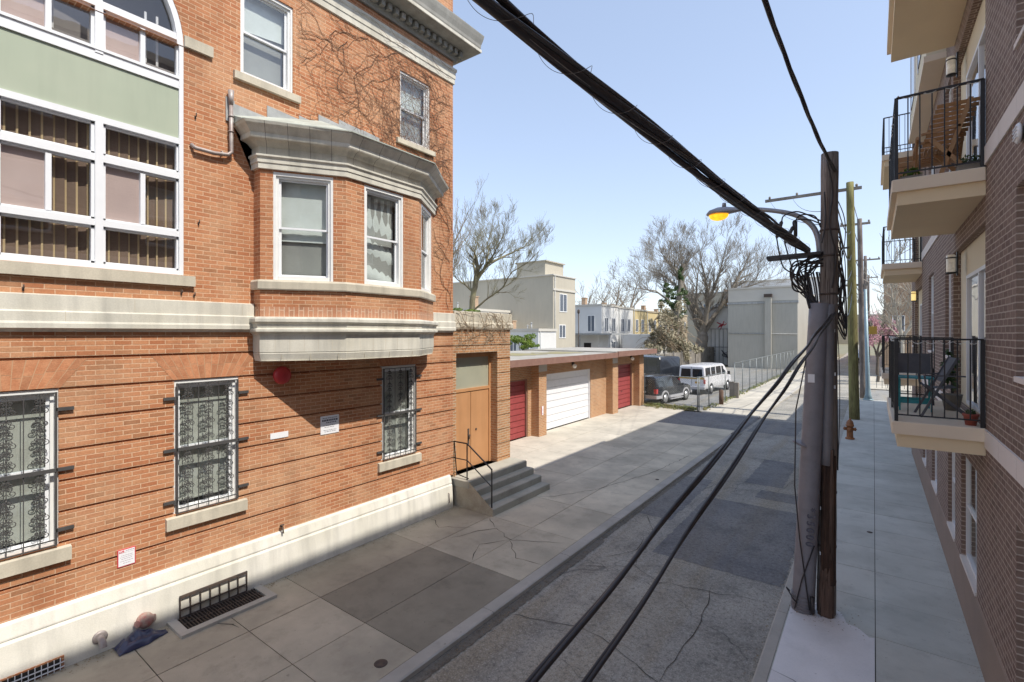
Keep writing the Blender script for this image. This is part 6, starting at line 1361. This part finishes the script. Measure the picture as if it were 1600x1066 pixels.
for k in range(16):
    z = rr.uniform(.9, 4.5); a = rr.uniform(-2.6, -.6); r_ = .130 - .012 * z / 7.2 + .004; c_ = at_z(z) + Vector((math.cos(a) * r_, math.sin(a) * r_, 0)); b.beam(c_ - Vector((0, 0, .02)), c_ + Vector((0, 0, .03)), .02, .012, (0, 1, 0))
b.build('paper_scrap', M['signw'], U)
# vertical painted number on the guard
th = Matrix.Rotation(math.radians(8), 4, 'Z')
Rt = Matrix(((0, CS, SN, 0), (0, SN, -CS, 0), (-1, 0, 0, 0), (0, 0, 0, 1)))
# text x axis -> down (-z); text y axis -> to the right; normal -> toward the viewer side (-Y)
Rt = Matrix(((0, 1, 0, 0), (0, 0, -1, 0), (-1, 0, 0, 0), (0, 0, 0, 1)))
for i, ch in enumerate('*35000'):
    z = 1.66 - i * .108; q = ga.lerp(gb, z / 4.87); tt = text(ch, .15, (q.x + .05, q.y - .158, z), Rt, M['ink'], U, 'number', .004)
b = MB(); q = ga.lerp(gb, 3.7 / 4.87); b.obox(q + Vector((-.04, -.140, 0)), (.045, 0, 0), (0, .003, 0), (0, 0, .065)); b.build('sticker', M['signw'], U)
# bracket arm (flat board) and cable saddle
b = MB(); a0 = atd(1283, 397, 7.65); a1 = atd(1199, 405, 7.9); b.obox((a0 + a1) / 2, (a1 - a0) / 2, Vector((0, .10, -.01)), Vector((0, .004, .022))); b.build('cable_arm', M['iron'], U)
# street lamp on the pole
Lp = thing('street_lamp', 'grey cobra head street lamp with lit amber lens on a curved arm', 'street lamp', at_z(5.75))
A_ = [at_z(5.62) + Vector((-.12, 0, 0)), atd(1278, 372, 7.72), atd(1268, 352, 7.78), atd(1247, 338, 7.88), atd(1220, 331, 8.0), atd(1180, 327, 8.25), atd(1160, 327, 8.4)]
b = MB()
Q = []
for i in range(len(A_) - 1):
    p0, p1, p2, p3 = A_[max(i - 1, 0)], A_[i], A_[i + 1], A_[min(i + 2, len(A_) - 1)]
    for k in range(5): t_ = k / 5; Q.append(.5 * ((2 * p1) + (p2 - p0) * t_ + (2 * p0 - 5 * p1 + 4 * p2 - p3) * t_ * t_ + (-p0 + 3 * p1 - 3 * p2 + p3) * t_ ** 3))
Q.append(A_[-1]); b.tube(Q, [.045 - .012 * i / len(Q) for i in range(len(Q))], 12); b.build('arm', M['lampgrey'], Lp)
hd = atd(1133, 333, 8.62); ex_ = (atd(1163, 330, 8.4) - atd(1106, 338, 8.82)); ex_.normalize(); ey = Vector((0, 0, 1)).cross(ex_).normalized(); ez = ex_.cross(ey)
b = MB(); vs = []; fs = []; NU, NV = 16, 14; prof = [(-.33, .0, .0, 0), (-.31, .06, .04, .0), (-.25, .115, .075, .01), (-.12, .14, .10, .015), (.0, .13, .10, .012), (.1, .09, .08, .01), (.22, .055, .055, .01), (.34, .04, .042, .01)]
for (x_, wy_, wz_, zo) in prof:
    for k in range(NV):
        a = 2 * PI * k / NV; zz = math.sin(a) * wz_ * (1 if math.sin(a) > 0 else .35); vs.append(hd + ex_ * x_ + ey * (math.cos(a) * wy_) + ez * (zz + zo))
for i in range(len(prof) - 1):
    for k in range(NV): k2 = (k + 1) % NV; fs.append((i * NV + k, i * NV + k2, (i + 1) * NV + k2, (i + 1) * NV + k))
b.shared(vs, fs); b.lathe([(.035, 0), (.035, .05), (.03, .08), (.0, .082)], hd + ez * .10 + ex_ * (-.02), 12); b.build('lamp_head', M['lampgrey'], Lp)
b = MB(); vs = []; fs = []
for i in range(7):
    th_ = PI / 2 * i / 6
    for k in range(16): a = 2 * PI * k / 16; vs.append(hd + ex_ * (-.11 + .17 * math.cos(a) * math.cos(th_)) + ey * (.12 * math.sin(a) * math.cos(th_)) + ez * (-.022 - .10 * math.sin(th_)))
for i in range(6):
    for k in range(16): k2 = (k + 1) % 16; fs.append((i * 16 + k, i * 16 + k2, (i + 1) * 16 + k2, (i + 1) * 16 + k))
b.shared(vs, fs); b.build('lens', M['amber'], Lp)
# ---------------------------------------------------------------- cables
def smooth(P, k=6):
    P = [Vector(p) for p in P]; Q = []
    for i in range(len(P) - 1):
        p0, p1, p2, p3 = P[max(i - 1, 0)], P[i], P[i + 1], P[min(i + 2, len(P) - 1)]
        for j_ in range(k): t_ = j_ / k; Q.append(.5 * ((2 * p1) + (p2 - p0) * t_ + (2 * p0 - 5 * p1 + 4 * p2 - p3) * t_ * t_ + (-p0 + 3 * p1 - 3 * p2 + p3) * t_ ** 3))
    Q.append(P[-1]); return Q
e0, e1 = atd(1262, 392, 7.75), atd(769, 0, 2.6); dirv = (e1 - e0).normalized(); s1 = dirv.cross(Vector((0, 0, 1))).normalized(); s2 = s1.cross(dirv)
CB = thing('cable_bundle', 'thick bundle of twisted black telephone cables crossing the sky to the pole', 'cable', e0); L = (e1 - e0).length + 3.5
specs = [(.034, .036, .7, .0, 'cable'), (.028, .040, .75, 2.1, 'cable'), (.022, .046, .7, 3.7, 'cable'), (.018, .050, .8, 5.0, 'cable'), (.014, .056, .6, 1.2, 'cable'), (.006, .052, .5, 4.4, 'wire'), (.004, .062, .6, .6, 'wire'), (.004, .060, .8, 2.6, 'wire'), (.010, .058, .7, 5.6, 'iron'), (.016, .044, .9, 2.9, 'cable')]
for (r_, ro, fq, ph, mt) in specs:
    P = []
    for i in range(141):
        s_ = L * i / 140; f_ = min(1, s_ / .8); a = ph + s_ * fq * .9 + .25 * math.sin(s_ * 2.2 + ph); w_ = ro * (.55 + .45 * f_) * (1 + .12 * math.sin(s_ * 3 + ph)); P.append(e0 + dirv * s_ + s1 * math.cos(a) * w_ + s2 * math.sin(a) * w_ + Vector((0, 0, -.06 * math.sin(PI * min(1, s_ / 7.5)) + .0)))
    b = MB(); b.tube(P, r_, 10); b.build('strand', M[mt], CB)
b = MB(); P = []
for i in range(900): s_ = L * i / 899; a = s_ * 10.5; P.append(e0 + dirv * s_ + s1 * math.cos(a) * .083 + s2 * math.sin(a) * .083 + Vector((0, 0, -.06 * math.sin(PI * min(1, s_ / 7.5)))))
b.tube(P, .0022, 4); b.build('lashing_wire', M['wire'], CB)
t0_, t1_ = atd(1307, 272, 7.65), atd(1195, 0, 4.5); d_ = (t1_ - t0_); b = MB()
for k, (o1, o2) in enumerate(((0, 0), (.022, .012), (.004, .03))):
    P = [t0_ + d_ * (i / 40 * 1.9) + Vector((.012 * math.cos(i * .5 + k * 2.1), 0, .016 * math.sin(i * .5 + k * 2.1) - .12 * math.sin(PI * min(1, i / 40 * 1.9) ))) for i in range(41)]; b.tube(P, .016 - .003 * k, 8)
tag(b.build('service_cable', M['cable']), 'thin twisted cable running from the pole top over the viewpoint', 'cable')
for (u0, v0, u1, v1, d1_, r_, l) in ((1300, 492, 833, 1066, 2.1, .0165, 'black drooping service cable, left of the pair over the road'), (1306, 488, 918, 1066, 2.2, .0135, 'black drooping service cable, right of the pair over the road')):
    a, c_ = atd(u0, v0, 7.5), atd(u1, v1, d1_); dd = c_ - a; Ls = dd.length
    t = thing('drooping_cable', l, 'cable', a, 'pair of drooping cables over the road')
    for k in range(2):
        b = MB(); P = []
        for i in range(90): f_ = i / 89 * 1.25; s_ = f_ * Ls; P.append(a + dd * f_ + Vector((.006 * math.sin(s_ * 4), .0, .004 * math.cos(s_ * 5))) + s1 * (.009 * math.cos(s_ * 1.3 + k * PI)) + Vector((0, 0, .009 * math.sin(s_ * 1.3 + k * PI))))
        b.tube(P, r_ * (.85 if k == 0 else .7), 8); b.build('strand', M['cable'], t)
# hanging splice cases and loops
for i, (u, v) in enumerate(((1217.5, 359), (1233, 367), (1243, 358))):
    c_ = atd(u, v, 7.85); t = thing('splice_case', ['black cable splice tube, leftmost of three near the bundle end', 'black cable splice tube, tilted middle one of three', 'black cable splice tube, rightmost of three nearest the pole'][i], 'cable splice', c_); b = MB(); tl = Vector(((.03, .05, .0)[i], 0, .11)); b.tube([c_ - tl, c_ + tl], .028, 12); b.tube([c_ - tl * 1.25, c_ - tl], [.012, .028], 10); b.tube([c_ + tl, c_ + tl * 1.25], [.028, .012], 10); b.build('case', M['iron'], t)
    b = MB(); P = smooth([c_ + tl * 1.2, atd(u + 8, v - 22, 7.82), atd(u + 30, v - 28 + i * 4, 7.75), atd(1282, 345 + i * 5, 7.65)]); b.tube(P, .011, 6); P = smooth([c_ - tl * 1.2, atd(u + 1, v + 40, 7.85), atd(u + 10, v + 62 + i * 4, 7.8), atd(1262, 432 - i * 3, 7.7), atd(1283, 405, 7.6)]); b.tube(P, .011, 6); b.build('lead', M['cable'], t)
rnd = random.Random(14)
TG = thing('cable_tangle', 'tangle of black drop wires looping around the utility pole', 'cables', at_z(5.3))
for k in range(14):   # loops left of the pole down into the guard
    x0 = rnd.uniform(1236, 1262); b = MB(); P = smooth([atd(1286, rnd.uniform(392, 420), 7.6), atd(x0 + 6, rnd.uniform(400, 425), 7.7), atd(x0, rnd.uniform(425, 452), 7.75), atd(rnd.uniform(1258, 1270), rnd.uniform(458, 468), 7.7), atd(rnd.uniform(1264, 1284), 482, 7.6)]); b.tube(P, rnd.choice((.006, .009, .013)), 6); b.build('loop', M['cable'], TG)
for k in range(7):   # bundle of straight risers entering the guard
    u = 1264 + k * 3.6 + (k % 2); b = MB(); P = smooth([atd(u - 12 + k, 425, 7.72), atd(u - 5 + k * .5, 450, 7.7), atd(u, 480, 7.66)]); b.tube(P, .009 + .004 * (k % 3), 8); b.build('riser', M['cable'], TG)
for k in range(12):  # right of the pole
    v0 = rnd.uniform(300, 400); b = MB(); P = smooth([atd(1304, v0, 7.6), atd(1312 + rnd.uniform(-2, 8), v0 + rnd.uniform(15, 45), 7.7), atd(1309 + rnd.uniform(-3, 14), v0 + 80, 7.8), atd(rnd.uniform(1304, 1322), v0 + rnd.uniform(110, 150), 7.8), atd(rnd.uniform(1300, 1310), rnd.uniform(470, 500), 7.6)]); b.tube(P, rnd.choice((.007, .009, .013)), 6); b.build('loop', M['cable'], TG)
for (P0) in ([(1292, 250), (1301, 300), (1296, 350), (1306, 400), (1300, 450)], [(1288, 300), (1290, 345), (1284, 380)]):
    b = MB(); b.tube(smooth([atd(u, v, 7.5) for u, v in P0]), .012, 6); b.build('riser', M['cable'], TG)
for (x, r_) in ((1313, .006), (1309, .010)):
    b = MB(); P = smooth([atd(1306, 480, 7.6), atd(x - 2, 560, 7.6), atd(x - 1, 640, 7.62), atd(1309, 735, 7.7)]); b.tube(P, r_, 6); b.build('drop_wire', M['cable'], TG)
# ---------------------------------------------------------------- other poles
def pole(name, label, u, vb, vt, r0, r1, mat, d=None, arms=(), dx=0):
    p = onZ(u, vb); d = (p - EYE).dot(FW); top = atd(u + dx, vt, d); t = thing(name, label, 'utility pole', p, 'utility poles along the right kerb'); b = MB(); P = [p.lerp(top, i / 14) for i in range(15)]; b.tube(P, [r0 + (r1 - r0) * i / 14 for i in range(15)], 14); b.build('pole', mat, t)
    for (dz, x0, x1) in arms: b = MB(); b.box(top.x + x0, top.x + x1, top.y - .07, top.y + .07, top.z - dz - .07, top.z - dz + .07); [b.lathe([(.03, 0), (.06, .05), (.06, .12), (.03, .16)], (top.x + x0 + (x1 - x0) * q, top.y, top.z - dz + .07), 8) for q in (.05, .35, .65, .95)]; b.build('crossarm', M['fencewood'], t)
    return t, p, top
t2, p2, top2 = pole('utility_pole', 'mossy green wooden utility pole behind the fire hydrant', 1335, 655, 285, .235, .165, M['polegreen'], arms=((.35, -3.9, .5),), dx=-7)
t3, p3, top3 = pole('utility_pole', 'brown utility pole right behind the green one', 1349, 622, 342, .2, .14, M['polewood'], arms=((.35, -1.1, .6), (4.5, -.9, .5)), dx=-6)
pole('utility_pole', 'distant utility pole, first beyond the side street', 1353, 590, 400, .2, .13, M['polewood'], arms=((.4, -1.2, 1.2),), dx=-1)
pole('utility_pole', 'distant utility pole, second beyond the side street', 1357, 566, 430, .2, .13, M['polewood'], arms=((.4, -1.2, 1.2),))
c_ = top2 + Vector((-.75, -.1, -3.6)); t = thing('transformer', 'grey white cylindrical transformer hung on the green pole', 'transformer', c_); b = MB(); b.lathe([(.0, -.75), (.33, -.74), (.35, -.7), (.35, .6), (.31, .66), (.1, .72), (.0, .73)], c_, 20); b.build('tank', M['stucw'], t); b = MB(); [b.lathe([(.03, 0), (.05, .1), (.03, .25)], c_ + Vector((.15 * s_, 0, .68)), 8) for s_ in (-1, 1)]; b.box(c_.x + .3, c_.x + .7, c_.y - .05, c_.y + .05, c_.z + .2, c_.z + .28); b.build('bushing', M['rust'], t)
p = onZ(1356.5, 625); t = thing('steel_signal_post', 'blue grey steel post with flared base beside the brown pole', 'post', p); top = atd(1352, 452, (p - EYE).dot(FW)); b = MB(); b.tube([p, p.lerp(top, .05), p.lerp(top, .12), top], [.26, .17, .13, .09], 14); b.build('shaft', M['steel'], t); b = MB(); b.lathe([(.3, 0), (.3, .06), (.2, .1)], p, 12); b.build('base', M['steel'], t)
q = p + Vector((.25, .1, 4.6)); b = MB(); b.obox(q, (.22, 0, 0), (0, .012, 0), (.0, 0, .26)); b.tube([q + Vector((0, .02, -.3)), q + Vector((0, .02, .3))], .03, 6); tag(b.build('yellow_sign', M['gold']), 'small yellow sign on the steel post', 'sign')
# overhead wires
def wire(a, b_, sag, r_, label, n=24):
    mb_ = MB(); P = [Vector(a).lerp(Vector(b_), i / n) - Vector((0, 0, sag * 4 * (i / n) * (1 - i / n))) for i in range(n + 1)]; mb_.tube(P, r_, 5); return tag(mb_.build('overhead_wire', M['cable']), label, 'wire', 'overhead wires between the poles')
for k, (z1, z2, x) in enumerate(((6.6, 9.6, .05), (6.2, 8.4, .1), (5.8, 7.6, -.05), (5.4, 7.0, 0), (5.1, 6.4, .08))):
    wire(at_z(z1) + Vector((x, .1, 0)), p2.lerp(top2, z2 / 12.1), .35 + .1 * k, .012 + .004 * (k % 3), ['highest wire from near pole to green pole', 'second wire from near pole to green pole', 'middle wire from near pole to green pole', 'fourth wire from near pole to green pole', 'lowest wire from near pole to green pole'][k])
for k in range(4): wire(p2.lerp(top2, .62 + .12 * k), p3.lerp(top3, .58 + .13 * k), .2, .02, ['lowest wire from green pole to brown pole', 'second lowest wire from green pole to brown pole', 'third wire from green pole to brown pole', 'top wire from green pole to brown pole'][k])
for k in range(3): wire(p3.lerp(top3, .6 + .16 * k), (-.9, 75, 7 + 1.6 * k), .5, .03, ['lowest wire leaving the brown pole down the street', 'middle wire leaving the brown pole down the street', 'top wire leaving the brown pole down the street'][k])
wire(top2 + Vector((-3.7, 0, -.3)), atd(1286, 352, 7.7), .3, .007, 'thin slanting wire from the left crossarm tip to the near pole'); wire(top2 + Vector((-2.6, 0, -.3)), atd(1290, 330, 7.8), .25, .007, 'thin slanting wire from the crossarm middle to the near pole')
# fire hydrant
p = onZ(1328, 686); t = thing('fire_hydrant', 'rusty orange fire hydrant on the right sidewalk before the green pole', 'fire hydrant', p); b = MB()
b.lathe([(.165, 0), (.165, .05), (.125, .07), (.115, .12), (.115, .52), (.15, .54), (.15, .58), (.13, .60), (.125, .68), (.09, .76), (.04, .80), (.03, .86), (.0, .86)], p, 20); b.build('barrel', M['hyd'], t)
for dx_, r_ in ((-1, .065), (1, .065)): b = MB(); b.lathe([(r_, .08), (r_, .17), (r_ + .012, .18), (r_ + .012, .21), (.02, .22), (.02, .24), (0, .24)], p + Vector((0, 0, .42)), 12, (dx_, 0, 0)); b.build('outlet', M['hyd'], t)
b = MB(); b.lathe([(.08, .08), (.08, .17), (.095, .18), (.095, .21), (.025, .22), (.025, .25), (0, .25)], p + Vector((0, 0, .40)), 12, (0, -1, 0)); b.build('outlet', M['hyd'], t)
print('objects', len(bpy.data.objects), 'verts', sum(len(m.vertices) for m in bpy.data.meshes))
